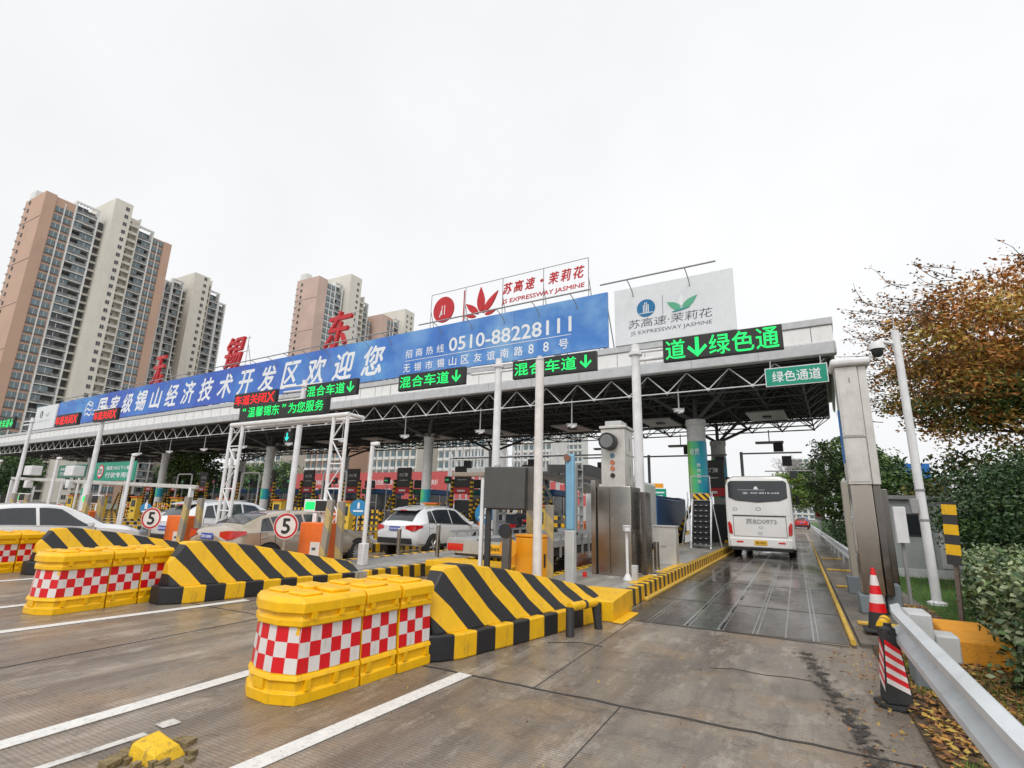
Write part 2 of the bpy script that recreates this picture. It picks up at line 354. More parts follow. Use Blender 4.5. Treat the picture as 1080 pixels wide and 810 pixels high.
lm = [mat('dead_leaf_brown', (.22, .1, .035), .8), mat('dead_leaf_orange', (.38, .17, .04), .8), mat('dead_leaf_dark', (.1, .05, .025), .8), mat('dead_leaf_yellow', (.45, .3, .06), .8)]
lf = MB()
def leaves(n, x0, x1, y0, y1, z=.045, s=.035):
    for _ in range(n):
        x = rnd.uniform(x0, x1); y = rnd.uniform(y0, y1); a = rnd.uniform(0, 6.3); q = s*rnd.uniform(.6, 1.3)
        c, d = math.cos(a)*q, math.sin(a)*q; zz = z+rnd.uniform(0, .02)
        lf.add([(x-c, y-d, zz), (x+d*.5, y-c*.5, zz+rnd.uniform(0, .02)), (x+c, y+d, zz+rnd.uniform(0, .02)), (x-d*.5, y+c*.5, zz)], [(0, 1, 2, 3)], rnd.choice(lm))
leaves(5200, .74, 1.9, 3.0, 8.6); leaves(260, .2, .74, 3, 8.5, .015, .02); leaves(900, 1.4, 2.0, 8.7, 13, .06); leaves(140, -4, .5, 2, 8, .014, .011)
tag(lf.build('fallen_leaves', smooth=False), 'brown fallen leaves covering the verge under the guard rail', 'fallen leaves', kind='stuff')

# ================================================================ islands
PITCH = 5.46
def xr(k): return -2.74-PITCH*(k-1)
def xc(k): return xr(k)-1.1
isl_top = ground_material('island_concrete', (.33, .32, .29), wet=.2, grooves=False)
for k in range(1, 15):
    a = xr(k)-2.2; b_ = xr(k)
    o = MB().box(a+.02, b_-.02, 8.6, 48, 0, .275, isl_top).build('island_paving', smooth=False); struct(o)
    kb = MB().box(b_-.16, b_, 8.9, 48, 0, .29, kerb_m).box(a, a+.16, 8.9, 48, 0, .29, kerb_m)
    o = kb.build('island_kerb', bevel=.015); struct(o)
# low yellow kerb foot beside the bus lane
o = MB().box(-2.735, -2.64, 10.6, 40, 0, .07, mat('worn_yellow', (.6, .38, .06), .7, dirt=.8, scale=4)).build('kerb_foot', bevel=.02); struct(o)
y_top = MB().box(-3.1, -2.92, 10.8, 16, .276, .282, yellow).box(-4.9, -4.7, 9, 13, .276, .282, yellow).build('painted_island_edge', smooth=False); struct(y_top)
yb = MB().prism([(8.3, 0), (8.3, .3), (9.1, .36), (9.35, .36), (9.35, 0)], -3.35, -2.62, 'x', yellow).box(-2.62, -2.46, 8.25, 9.2, 0, .03, yellow).build('kerb_end_block', bevel=.02)
tag(yb, 'plain yellow steel box closing the kerb end beside the wet bus lane', 'kerb block')
# crash blocks (noses) with black and yellow stripes
def nose_mb():
    # local origin at island centre x, y as world; returns upper body and base
    up = MB(); ba = MB()
    S = [(5.12, .16, .05, .62), (5.35, .3, .1, .96), (5.75, .38, .15, .97), (6.5, .56, .28, .86), (7.3, .72, .42, .71), (8.0, .88, .58, .57), (8.6, 1.0, .7, .46)]
    secs = []
    for y, wb, wt, zt in S:
        secs.append([(-wb, y, .26), (wb, y, .26), (wt, y, zt), (-wt, y, zt)])
    up.loft(secs, nose_m)
    sb = [[(-w_-.1, y, 0), (w_+.1, y, 0), (w_+.1, y, .27), (-w_-.1, y, .27)] for y, w_, a, b in S]
    ba.loft([[(-.12, 5.0, 0), (.12, 5.0, 0), (.12, 5.0, .27), (-.12, 5.0, .27)]]+sb, nose_b)
    return up, ba
nz_labels = ['black and yellow striped concrete crash block behind the foreground yellow water barriers',
             'black and yellow striped crash block with the tan sedan behind it',
             'black and yellow striped crash block in front of the white sedan',
             'striped crash block left of the white sedan, cut by the photo edge', 'striped crash block farthest left beyond the white sedan']
nose0 = thing('crash_block', nz_labels[0], 'crash block', (xc(1), 0, 0), group='striped crash blocks at the island ends')
u_, b_ = nose_mb(); part(u_, 'striped_body', nose0, bevel=.02); part(b_, 'striped_base', nose0, bevel=.02)
for k in range(2, 6): dup(nose0, (xc(k)-.02*k, .45 if k == 3 else .2 if k == 2 else .3, 0), label=nz_labels[k-1])
# U shaped pipe guards
def pipe_guard(loc, rz, L, h, label):
    t = thing('pipe_guard', label, 'pipe guard', loc, rz, group='bent yellow pipe guards')
    part(MB().tube((-L/2, 0, h), (0, 0, h), .06, yellow, 12).tube((0, 0, h), (L*.1, 0, h), .062, dark, 12).tube((L*.1, 0, h), (L/2, 0, h), .06, yellow, 12), 'top_rail', t)
    for s in (-1, 1):
        part(MB().tube((s*L/2, 0, h), (s*(L/2+.04), -.03, 0), .058, dark, 12), 'leg', t)
    return t
pipe_guard((-2.78, 7.42, 0), R(76), .62, .36, 'yellow pipe guard with black legs against the foremost striped crash block')
pipe_guard((.82, 8.15, 0), R(80), .5, .42, 'short yellow pipe guard beside the traffic cone at the verge')

# ---- water filled barriers
def barrier(kind, loc, label, rz=0):
    """kind A: long unit with chamfered front (faces -y); B: short box unit. local: right face near x=0, extends to -x"""
    t = thing('water_barrier', label, 'water barrier', loc, rz, group='yellow water barriers with red and white checks')
    W = .72; Ln = .74 if kind == 'A' else .46
    def outline(g, ln=Ln):
        if kind == 'A': return [(-W*.66-g, -g), (-W*.34+g, -g), (-.02+g, .09-g*.3), (g, .3), (g, ln), (-W-g, ln), (-W-g, .3), (-W+.02-g, .09-g*.3)]
        return [(g, 0), (g, ln), (-W-g, ln), (-W-g, 0)]
    b = MB()
    prof = [(.035, 0), (.035, .085), (.012, .1), (.012, .17), (.035, .185), (.02, .22), (.0, .225), (-.015, .6), (.02, .61), (.02, .66), (-.0, .68), (.0, .71), (.035, .72), (.035, .8), (.0, .84), (-.05, .845)]
    b.loft([[(x, y, z) for x, y in outline(g)] for g, z in prof], plasty)
    part(b, 'shell', t, bevel=.008)
    lid = MB()
    for i, (ly, lw) in enumerate(((.12, .2), (.42, .2)) if kind == 'A' else ((.06, .3),)):
        for lx in (-.2, -.52):
            lid.prism([(lx-.12, ly), (lx+.12, ly), (lx+.14, ly+lw), (lx-.14, ly+lw)], .84, .872+.008*i, 'z', plasty)
    part(lid, 'lid', t, bevel=.02)
    ch = MB()
    for q, (cx, cy) in enumerate(((-W/2, Ln*.5),)):
        ch.lathe([(.06, .845), (.06, .885), (.045, .89), (.001, .89)], plasty, 14, cx, cy)
    part(ch, 'cap', t)
    # ribs in the recesses
    rb = MB()
    for y in ([.16, .45, .68] if kind == 'A' else [.06, .38]):
        rb.box(.0, .034, y, y+.05, .1, .185, plasty); rb.box(-.01, .032, y, y+.05, .665, .72, plasty)
    if kind == 'A': rb.box(-.45, -.3, -.03, .0, .1, .185, plasty)
    part(rb, 'rib', t)
    # reflective checked panel
    z0, z1 = .232, .598; rows = 3; pn = MB()
    def strip(p, q, n, ph):
        p = Vector(p); q = Vector(q); d = q-p; nn = Vector((d.y, -d.x)).normalized()
        for i in range(n):
            for r in range(rows):
                a = p+d*i/n; c = p+d*(i+1)/n
                za = z0+(z1-z0)*r/rows; zb = z0+(z1-z0)*(r+1)/rows
                o1 = .005-.016*(za-.225)/.375; o2 = .005-.016*(zb-.225)/.375
                pn.add([(a.x+nn.x*o1, a.y+nn.y*o1, za), (c.x+nn.x*o1, c.y+nn.y*o1, za), (c.x+nn.x*o2, c.y+nn.y*o2, zb), (a.x+nn.x*o2, a.y+nn.y*o2, zb)], [(0, 1, 2, 3)], refl_r if (i+r+ph) % 2 == 0 else refl_w)
    ol = outline(0)
    if kind == 'A':
        strip(ol[0], ol[1], 2, 0); strip(ol[1], ol[2], 2, 0); strip(ol[2], ol[3], 2, 0); strip(ol[3], ol[4], 4, 0); strip(ol[7], ol[0], 2, 0)
    else:
        strip(ol[0], ol[1], 4, 0); part(pn, 'check_panel', t, smooth=False); pn = MB(); strip(ol[2], ol[3], 4, 0)
    part(pn, 'check_panel', t, smooth=False)
    return t
G3 = [((-3.86, 3.34), R(-6)), ((-9.52, 3.86), R(4)), ((-15.33, 4.25), R(3))]
where = ['in the foreground', 'before the second striped block', 'at the left photo edge']
wn_ = [['large yellow barrier with rounded front, nearest of the foreground group', 'short yellow barrier in the middle of the foreground group', 'short yellow barrier touching the foremost striped crash block'],
       ['large yellow barrier, nearest of the group before the second striped block', 'middle short barrier of the group before the second striped block', 'rear short barrier of the group before the second striped block'],
       ['large yellow barrier, front of the group at the left photo edge', 'middle short barrier of the group at the left photo edge', 'rear barrier of the left edge group beside the white sedan']]
for gi, ((x, y), rz) in enumerate(G3):
    c, s = math.cos(rz), math.sin(rz)
    for j, (kd, off) in enumerate((('A', 0), ('B', .765), ('B', 1.25))):
        barrier(kd, (x-s*off, y+c*off, 0), wn_[gi][j], rz+(R(2) if j == 1 else 0))
# broken yellow kerb stump in the foreground
t = thing('broken_kerb_marker', 'chipped yellow marker stump lying broken on the road in the foreground', 'broken marker', (-3.86, 2.34, 0), R(12))
part(MB().loft([[(-.13, -.1, .0), (.13, -.12, .0), (.15, .1, .0), (-.12, .11, .0)], [(-.11, -.09, .1), (.1, -.1, .06), (.12, .06, .07), (-.09, .08, .12)], [(-.08, -.05, .125), (.03, -.06, .105), (.05, .03, .11), (-.06, .05, .135)]],
     mat('chipped_yellow', (.8, .5, .02), .7, dirt=.9, scale=9, bump=.4, bscale=60)), 'stump', t, bevel=.003)
bs = MB(); bsm = mat('broken_mortar', (.24, .18, .09), .9, var=.5, scale=20, bump=1, bscale=60)
for i in range(26):
    a = rnd.uniform(0, 6.3); r = rnd.uniform(.14, .3); x, y = math.cos(a)*r, math.sin(a)*r*.8; q = rnd.uniform(.02, .055)
    bs.prism([(x-q, y-q*.6), (x+q, y-q), (x+q*.8, y+q), (x-q*.6, y+q*.9)], 0, rnd.uniform(.01, .045), 'z', bsm)
part(bs, 'rubble', t)
# ================================================================ toll canopy
CA = -R(3.302)
CO = Vector((1.82, 22.0, 0)); CU = Vector((-.99834, .0576, 0)); CV = Vector((.0576, .99834, 0))
def cw(s, v, z): p = CO+CU*s+CV*v; return (p.x, p.y, z)
LC = 96
can = thing('toll_canopy', 'long toll plaza canopy with white fascia and dark space frame roof spanning all lanes', 'canopy', (CO.x, CO.y, 0), CA)
fas_w = mat('fascia_panel', (.8, .8, .79), .4, var=.04, dirt=.25, scale=.8)
fas_g = mat('fascia_grey', (.5, .51, .52), .45, dirt=.2)
deckm = mat('roof_underside', (.055, .056, .058), .8, var=.3, scale=1.5)
f = MB()
f.box(-LC, 0, 0, .3, 8.16, 8.78, fas_w); f.box(-.12, 0, .31, 15, 8.16, 8.78, fas_w)
part(f, 'fascia_panel', can, smooth=False)
f = MB().box(-LC, .06, -.1, .25, 7.62, 8.14, fas_g).box(-.1, .02, .26, 15.05, 8.0, 8.14, fas_g)
part(f, 'lower_lip', can, bevel=.05)
f = MB().box(-LC, .04, -.06, .4, 8.8, 9.1, fas_g).box(-.34, .04, .41, 15.02, 8.8, 9.1, fas_g)
part(f, 'coping', can, bevel=.03)
f = MB()
for i in range(74): f.box(-i*1.3-.72, -i*1.3-.7, -.006, .0, 8.17, 8.77, dark)
for i in range(38): f.box(-i*2.6-.012, -i*2.6+.012, -.104, -.1, 7.66, 8.1, grey)
part(f, 'panel_joint', can, smooth=False)
f = MB().box(-LC, -.31, .31, 15.0, 7.72, 7.8, deckm)
for i in range(30): f.box(-LC, -.31, .6+i*.5, .66+i*.5, 7.66, 7.715, deckm)
f.box(-LC, 0, .4, 15, 8.6, 8.7, fas_g)
part(f, 'roof_deck', can, smooth=False)
fr_shade = mat('frame_paint_shaded', (.075, .075, .078), .6); fr_lit = mat('frame_paint_lit', (.68, .69, .7), .4)  # one frame paint; front light and deeper shade are put into the colours
sf = MB(); st = MB(); c = 1.72; nx = 55; ny = 8; zt, zb = 7.6, 6.8
def T(i, j): return (-.35-i*c, .35+j*c*1.05, zt)
def B(i, j): return (-.35-(i+.5)*c, .35+(j+.5)*c*1.05, zb)
for i in range(nx+1):
    for j in range(ny+1):
        if i < nx: sf.tube(T(i, j), T(i+1, j), .035, fr_shade, 4, cap=False)
        if j < ny: sf.tube(T(i, j), T(i, j+1), .035, fr_shade, 4, cap=False)
        if i < nx and j < ny:
            m_ = fr_shade; tgt = sf
            if j == 0:
                b0 = (-.35-(i+.5)*c, .3, 6.76)
                st.tube(b0, T(i, 0), .025, fr_lit, 6, cap=False).tube(b0, T(i+1, 0), .025, fr_lit, 6, cap=False)
                if i < nx-1: st.tube(b0, (b0[0]-c, .3, 6.76), .03, fr_lit, 6, cap=False)
                st.lathe([(.01, 6.68), (.07, 6.73), (.07, 6.79), (.01, 6.84)], fr_lit, 8, b0[0], .3)
            for a, b in ((0, 0), (1, 0), (0, 1), (1, 1)): (tgt if b == 0 else sf).tube(B(i, j), T(i+a, j+b), .03 if j else .035, m_ if b == 0 else fr_shade, 4, cap=False)
            if i < nx-1: tgt.tube(B(i, j), B(i+1, j), .038, m_, 4, cap=False)
            if j < ny-1: sf.tube(B(i, j), B(i, j+1), .035, fr_shade, 4, cap=False)
            p = B(i, j); tgt.lathe([(.01, p[2]-.075), (.07, p[2]-.03), (.07, p[2]+.03), (.01, p[2]+.075)], m_, 6, p[0], p[1])
part(sf, 'space_frame', can, smooth=False); part(st, 'front_truss', can, smooth=False)
colm = mat('column_concrete', (.55, .55, .54), .7, dirt=.3)
# painted wrap: green to blue band
wm = bpy.data.materials.new('column_wrap'); wm.use_nodes = True; t_ = wm.node_tree; L_ = t_.links.new
co_ = t_.nodes.new('ShaderNodeTexCoord'); sx_ = t_.nodes.new('ShaderNodeSeparateXYZ'); nn_ = t_.nodes.new('ShaderNodeTexNoise'); nn_.inputs['Scale'].default_value = 1.2
am_ = t_.nodes.new('ShaderNodeMath'); am_.operation = 'MULTIPLY_ADD'; am_.inputs[1].default_value = 1.1; mr_ = t_.nodes.new('ShaderNodeMapRange'); mr_.inputs[1].default_value = .12; mr_.inputs[2].default_value = 1.05
rp_ = t_.nodes.new('ShaderNodeValToRGB'); e_ = rp_.color_ramp.elements; e_.new(.4); e_.new(.7)
for el, (p_, c_) in zip(e_, ((0, (.3, .6, .12, 1)), (.38, (.08, .52, .2, 1)), (.65, (.01, .3, .32, 1)), (1, (.02, .25, .5, 1)))): el.position = p_; el.color = c_
L_(co_.outputs['Object'], sx_.inputs[0]); L_(sx_.outputs['X'], am_.inputs[0]); L_(co_.outputs['Object'], nn_.inputs['Vector']); L_(nn_.outputs[0], am_.inputs[2])
L_(am_.outputs[0], mr_.inputs[0]); L_(mr_.outputs[0], rp_.inputs[0]); L_(rp_.outputs[0], t_.nodes['Principled BSDF'].inputs['Base Color']); t_.nodes['Principled BSDF'].inputs['Roughness'].default_value = .4
MATS['column_wrap'] = wm
iM = Matrix.Rotation(-CA, 4, 'Z') @ Matrix.Translation((-CO.x, -CO.y, 0))
for k in (1, 4, 7, 10, 13):
    for row, y in enumerate((25.5, 33.6)):
        q = iM @ Vector((xc(k), y-.0576*(xc(k)+3.8), 0))
        kr = 1 if k == 1 else .72
        col = part(MB().lathe([(.42*kr, .28), (.42*kr, 5.7), (.46*kr, 5.72), (.46*kr, 5.98), (.4*kr, 6.0)], colm, 24), 'column', can, loc=(q.x, q.y, 0))
        part(MB().lathe([(.432, 2.6), (.432, 4.95)] if k == 1 else [(.312, 1.9), (.312, 2.7)], wm, 24), 'painted_wrap', col)
        s_ = MB()
        for dx, dy in ((-1.7, -1.8), (1.7, -1.8), (-1.7, 1.8), (1.7, 1.8)): s_.tube((0, 0, 5.9), (dx, dy, 7.0), .085, fr_shade, 8)
        s_.tube((0, 0, 5.9), (0, 0, 7.0), .1, fr_shade, 8)
        part(s_, 'strut', col)
        if k == 1:
            for i_, ch_ in enumerate('微笑服务'):
                text('wrap_text', ch_, col, (.04, -.455, 3.75-i_*.25), .17, .17, white, .004)
            text('wrap_emblem', '收费', col, (-.22, -.46, 4.3), .4, .3, white, .004)
lp_m = mat('light_panel', (.36, .37, .36), .4)
for i, sx in enumerate([3.1+5.46*i for i in range(16)]):
    for v in (7.0,):
        p_ = part(MB().box(-sx-.85, -sx+.85, v-1.3, v+1.3, 6.6, 6.68, lp_m).box(-sx-.2, -sx+.2, v-.25, v+.25, 6.54, 6.598, black).tube((-sx, v, 6.68), (-sx, v, 7.7), .02, grey, 6), 'light_panel', can, smooth=False)
ORD = ['', 'first', 'second', 'third', 'fourth', 'fifth', 'sixth', 'seventh', 'eighth', 'ninth', 'tenth', 'eleventh', 'twelfth', 'thirteenth', 'fourteenth']
def hanging_cam(x, y, z, label):
    t = thing('hanging_camera', label, 'camera', (x, y, z), group='white cameras hanging from the canopy front')
    part(MB().tube((0, 0, 0), (0, 0, 7.0-z), .03, lgrey, 8), 'rod', t)
    part(MB().box(-.08, .08, -.24, .24, -.1, .03, white).box(-.1, .1, -.3, .26, .031, .05, white), 'housing', t, bevel=.02).rotation_euler = (R(8), 0, R(-35))
    part(MB().tube((-.05, -.06, -.16), (.18, .02, -.1), .05, white, 8), 'bracket', t)
for k in range(1, 11):
    hanging_cam(xc(k)+(.0 if k > 1 else -.3), 22.9-.0576*xc(k), 5.75 if k > 1 else 6.1, 'white camera hanging on a rod under the canopy front, %s from the right' % ORD[k])
# cross beams / flood signs hanging at the canopy back, over the bus lane
def lane_lamp(x, y, z, label):
    t = thing('hanging_signal_box', label, 'signal box', (x, y, z), group='dark signal boxes hanging at the canopy back')
    part(MB().box(-1.0, .6, -.25, .25, .22, .34, grey), 'bracket', t); part(MB().box(.0, .55, -.15, .15, -.3, .2, dark), 'box', t, bevel=.02)
    part(MB().tube((-.2, 0, .34), (-.2, 0, 7.0-z), .03, dark, 6), 'rod', t)
lane_lamp(-.9, 36.5, 5.9, 'dark box hanging at the canopy back above the bus'); lane_lamp(-6.4, 36.8, 5.9, 'dark box hanging at the canopy back right of the traffic light cabinet')
lane_lamp(-11.9, 37.1, 5.9, 'dark box hanging at the canopy back behind the car transporter')

# ---- banners and boards on the canopy
bw = mat('banner_white', (.82, .84, .86), .5, var=.03)
bb = bpy.data.materials.new('banner_blue'); bb.use_nodes = True; t_ = bb.node_tree; L_ = t_.links.new
co_ = t_.nodes.new('ShaderNodeTexCoord'); n_ = t_.nodes.new('ShaderNodeTexNoise'); n_.inputs['Scale'].default_value = .16; n_.inputs['Detail'].default_value = 6
nb_ = t_.nodes.new('ShaderNodeTexNoise'); nb_.inputs['Scale'].default_value = .9; bp2 = t_.nodes.new('ShaderNodeBump'); bp2.inputs['Strength'].default_value = .5; bp2.inputs['Distance'].default_value = .15; L_(co_.outputs['Object'], nb_.inputs['Vector']); L_(nb_.outputs[0], bp2.inputs['Height']); L_(bp2.outputs[0], t_.nodes['Principled BSDF'].inputs['Normal'])
r_ = t_.nodes.new('ShaderNodeValToRGB'); e_ = r_.color_ramp.elements; e_.new(.6)
for el, (p_, c_) in zip(e_, ((.44, (.035, .105, .5, 1)), (.6, (.05, .2, .62, 1)), (.78, (.12, .42, .68, 1)))): el.position = p_; el.color = c_
sxb = t_.nodes.new('ShaderNodeSeparateXYZ'); mrb = t_.nodes.new('ShaderNodeMapRange'); mrb.inputs[1].default_value = -30; mrb.inputs[2].default_value = -4; mrb.inputs[4].default_value = .85
mxb = t_.nodes.new('ShaderNodeMix'); mxb.data_type = 'RGBA'; nc_ = t_.nodes.new('ShaderNodeTexNoise'); nc_.inputs['Scale'].default_value = .45; nc_.inputs['Detail'].default_value = 7; rc_ = t_.nodes.new('ShaderNodeValToRGB')
rc_.color_ramp.elements[0].position = .42; rc_.color_ramp.elements[0].color = (.06, .23, .6, 1); rc_.color_ramp.elements[1].position = .68; rc_.color_ramp.elements[1].color = (.26, .5, .74, 1)
L_(co_.outputs['Object'], sxb.inputs[0]); L_(sxb.outputs['X'], mrb.inputs[0]); L_(co_.outputs['Object'], nc_.inputs['Vector']); L_(nc_.outputs[0], rc_.inputs[0])
L_(co_.outputs['Object'], n_.inputs['Vector']); L_(n_.outputs[0], r_.inputs[0]); L_(mrb.outputs[0], mxb.inputs[0]); L_(r_.outputs[0], mxb.inputs[6]); L_(rc_.outputs[0], mxb.inputs[7])
L_(mxb.outputs[2], t_.nodes['Principled BSDF'].inputs['Base Color']); t_.nodes['Principled BSDF'].inputs['Roughness'].default_value = .5
bn = thing('blue_banner', 'very long blue banner with white welcome lettering and telephone number on the canopy', 'banner', cw(8.9, -.1, 9.16), CA)
part(MB().box(-64.7, 0, 0, .12, 0, 2.75, bb), 'banner_sheet', bn, smooth=False)
s_ = MB()
for i in range(26): s_.box(-.3-i*2.56, -.22-i*2.56, .13, .7, 0, 2.6, lgrey).tube((-.26-i*2.56, .6, 2.5), (-.26-i*2.56, 1.6, .2), .03, lgrey, 6)
part(s_, 'support_frame', bn, smooth=False)
s_ = MB()
for i in range(12): s_.box(-5.2-i*5.1, -5.185-i*5.1, -.003, -.0005, .02, 2.73, mat('banner_seam', (.03, .07, .3), .5))
part(s_, 'seam', bn, smooth=False)
def bx(s): return -(s-8.9)
chars = '国家级锡山经济技术开发区欢迎您'
for i, ch in enumerate(chars):
    s0 = 63.5-i*2.72
    text('lettering', ch, bn, (bx(s0), -.004, .42), 1.95, 1.85, bw, .006, bold=.03, shear=.18)
for i, ch in enumerate('招商热线'): text('lettering', ch, bn, (bx(21.7-i*.8), -.004, 1.12-.02), .52, .5, bw, .006, bold=.01)
text('lettering', '0510-88228111', bn, (bx(18.4), -.004, 1.08), 7.6, .78, bw, .006, bold=.02)
part(MB().box(bx(21.7), bx(10.8), -.012, 0, .9, .93, bw), 'underline', bn, smooth=False)
for i, ch in enumerate('无锡市锡山区友谊南路88号'): text('lettering', ch, bn, (bx(21.8-i*.86), -.004, .22), .3 if ch == '8' else .52, .5, bw, .006, bold=.01)
def emblem(parent, x, z, sc):
    mb = MB()
    for k in range(3):
        pts = []; n = 10
        for i in range(n+1):
            u = i/n; pts.append((x-.8*sc+1.6*sc*u, z+sc*(.45-.5*k+.18*math.sin(u*6.3)+.25*u)))
        low = [(px, pz-.16*sc) for px, pz in pts[::-1]]; mb.prism(pts+low, -.012, -.002, 'y', bw)
    ang = [R(20+i*14) for i in range(14)]
    o_ = [(x+.95*sc*math.cos(a), z+1.0*sc*math.sin(a)-.1) for a in ang]; i_ = [(x+.86*sc*math.cos(a), z+.9*sc*math.sin(a)-.1) for a in ang[::-1]]
    mb.prism(o_+i_, -.012, -.002, 'y', bw); return part(mb, 'emblem', parent, smooth=False)
emblem(bn, bx(65.5), 1.35, 1.0)
# white board right
bdm = mat('board_white', (.72, .75, .77), .5, var=.04, dirt=.12)
wb = thing('white_company_board', 'large white board with blue round logo and green flower right of the blue banner', 'board', cw(3.3, -.1, 9.12), CA)
part(MB().box(-5.25, 0, 0, .12, 0, 2.75, bdm), 'panel', wb, smooth=False)
logo_b = mat('logo_blue', (.01, .16, .36), .5); logo_g = mat('logo_green', (.1, .42, .25), .5); logo_t = mat('logo_teal', (.03, .3, .3), .5); ink = mat('lettering_grey', (.09, .1, .12), .5)
def roundlogo(parent, x, z, r, mc, mi):
    part(MB().disc(x, -.02, -.001, z, r, mc), 'round_logo', parent, smooth=False)
    m_ = MB()
    for dx, h in ((-.26, .5), (-.09, .85), (.09, .85), (.26, .5)): m_.box(x+dx*r-.05*r, x+dx*r+.05*r, -.028, -.021, z-.55*r, z+h*r*.75, mi)
    m_.box(x-.8*r, x+.8*r, -.028, -.0215, z-.62*r, z-.54*r, mi)
    part(m_, 'logo_mark', parent, smooth=False)
def petal(mb, x, z, ang, L, W, m_, y0=-.02, y1=-.001):
    pts = []
    for i in range(13):
        u = i/12; pts.append((u*L, W*math.sin(math.pi*u**.8)))
    for i in range(1, 12):
        u = 1-i/12; pts.append((u*L, -W*math.sin(math.pi*u**.8)))
    c, s = math.cos(ang), math.sin(ang); mb.prism([(x+a*c-b*s, z+a*s+b*c) for a, b in pts], y0, y1, 'y', m_)
roundlogo(wb, -3.75, 1.62, .42, logo_b, bdm)
part(MB().box(-3.0, -2.985, -.01, -.001, 1.15, 2.1, ink), 'divider', wb, smooth=False)
m_ = MB(); petal(m_, -2.2, 1.3, R(145), .72, .15, logo_g); petal(m_, -2.15, 1.3, R(38), .85, .15, logo_g); petal(m_, -2.17, 1.42, R(90), .55, .1, bw, -.026); petal(m_, -2.6, 1.22, R(8), .8, .045, logo_t, -.03); part(m_, 'flower_logo', wb, smooth=False)
text('lettering', '苏高速·茉莉花', wb, (-4.6, -.002, .72), 3.7, .42, ink, .006, shear=.1)
text('lettering', 'JS EXPRESSWAY JASMINE', wb, (-4.5, -.002, .36), 3.55, .22, ink, .006)
# small white board at the far left
wb2 = thing('white_company_board', 'small pale board at the far left end of the blue banner', 'board', cw(80.2, -.1, 9.16), CA)
part(MB().box(0, 6.1, 0, .12, 0, 2.7, bdm), 'panel', wb2, smooth=False)
roundlogo(wb2, 1.9, 1.75, .42, ink, bdm); m_ = MB(); petal(m_, 3.6, 1.4, R(140), .7, .15, lgrey); petal(m_, 3.6, 1.4, R(40), .8, .15, lgrey); part(m_, 'flower_logo', wb2, smooth=False)
text('lettering', '苏高速·茉莉花', wb2, (1.1, -.002, .75), 3.6, .36, lgrey, .006)
# red roof sign
js = thing('roof_logo_sign', 'red roof sign on thin frame with round logo and flower above the blue banner', 'roof sign', cw(10.15, .6, 11.7), CA)
fm = MB(); W = 10.4; H_ = 2.65
for z in (0, .45, .9, H_): fm.tube((-W, 0, z), (0, 0, z), .02, grey, 6)
for i in range(5): fm.tube((-W*i/4, 0, -2.3), (-W*i/4, 0, H_), .022, grey, 6).tube((-W*i/4, 1.5, -2.4), (-W*i/4, 0, H_*.6), .022, grey, 6)
fm.tube((-W, 0, 0), (-W, 0, H_), .02, grey, 6)
part(fm, 'frame', js, smooth=False)
m_ = MB().disc(-W+1.05, -.1, -.02, 1.5, .78, redsign, rz=.82); part(m_, 'round_logo', js, smooth=False)
m_ = MB()
for dx, h in ((-.1, .3), (.1, .3)): m_.box(-W+1.05+dx-.025, -W+1.05+dx+.025, -.11, -.101, 1.15, 1.75, bw)
m_.prism([(-W+.75, 1.05), (-W+.82, 1.05), (-W+1.0, 1.6), (-W+.94, 1.6)], -.11, -.101, 'y', bw); part(m_, 'logo_mark', js, smooth=False)
part(MB().box(-W+2.5, -W+2.55, -.05, 0, .3, 2.45, redsign), 'divider', js, smooth=False)
m_ = MB(); petal(m_, -6.6, .8, R(92), 1.6, .26, redsign, -.1, -.02); petal(m_, -6.75, .75, R(140), 1.2, .2, redsign, -.13, -.03); petal(m_, -6.45, .75, R(50), 1.55, .2, redsign, -.125, -.035); petal(m_, -6.9, .62, R(168), .85, .12, redsign, -.14, -.05); petal(m_, -6.3, .62, R(14), .8, .12, redsign, -.14, -.05); part(m_, 'flower_logo', js, smooth=False)
for i, ch in enumerate('苏高速·茉莉花'):
    w_ = .14 if ch == '·' else .62; text('lettering', ch, js, (-5.15+i*.72+(.24 if ch == '·' else 0), -.06, 1.6+(.27 if ch == '·' else 0)), w_, .14 if ch == '·' else .66, redsign, .03, bold=.03, shear=.2)
text('lettering', 'JS EXPRESSWAY JASMINE', js, (-5.2, -.06, .98), 5.0, .32, redsign, .03, bold=.02, shear=.1)
# big red characters
for ch, s_c, wd, lab in (('无', 54.6, 2.4, 'big red roof character nearest the left tower block'), ('锡', 42.4, 2.7, 'big red roof character in the middle above the blue banner'), ('东', 30.1, 2.9, 'big red roof character in front of the distant beige tower')):
    t = thing('roof_character', lab, 'roof letter', cw(s_c, .6, 12.15), CA, group='big red characters on the canopy roof')
    text('character', ch, t, (0, -.12, 0), wd*.9, 2.6, redsign, .22, bold=.018, shear=.25, res=4)
    fm = MB()
    for x in (.3, wd-.3): fm.tube((x, .2, -2.9), (x, .2, 2.7), .03, lgrey, 6).tube((x, .2, 2.0), (x+.0, 1.6, -2.9), .03, lgrey, 6)
    for z in (.2, 1.4, 2.5): fm.tube((.1, .2, z), (wd, .2, z), .025, lgrey, 6)
    part(fm, 'frame', t, smooth=False)
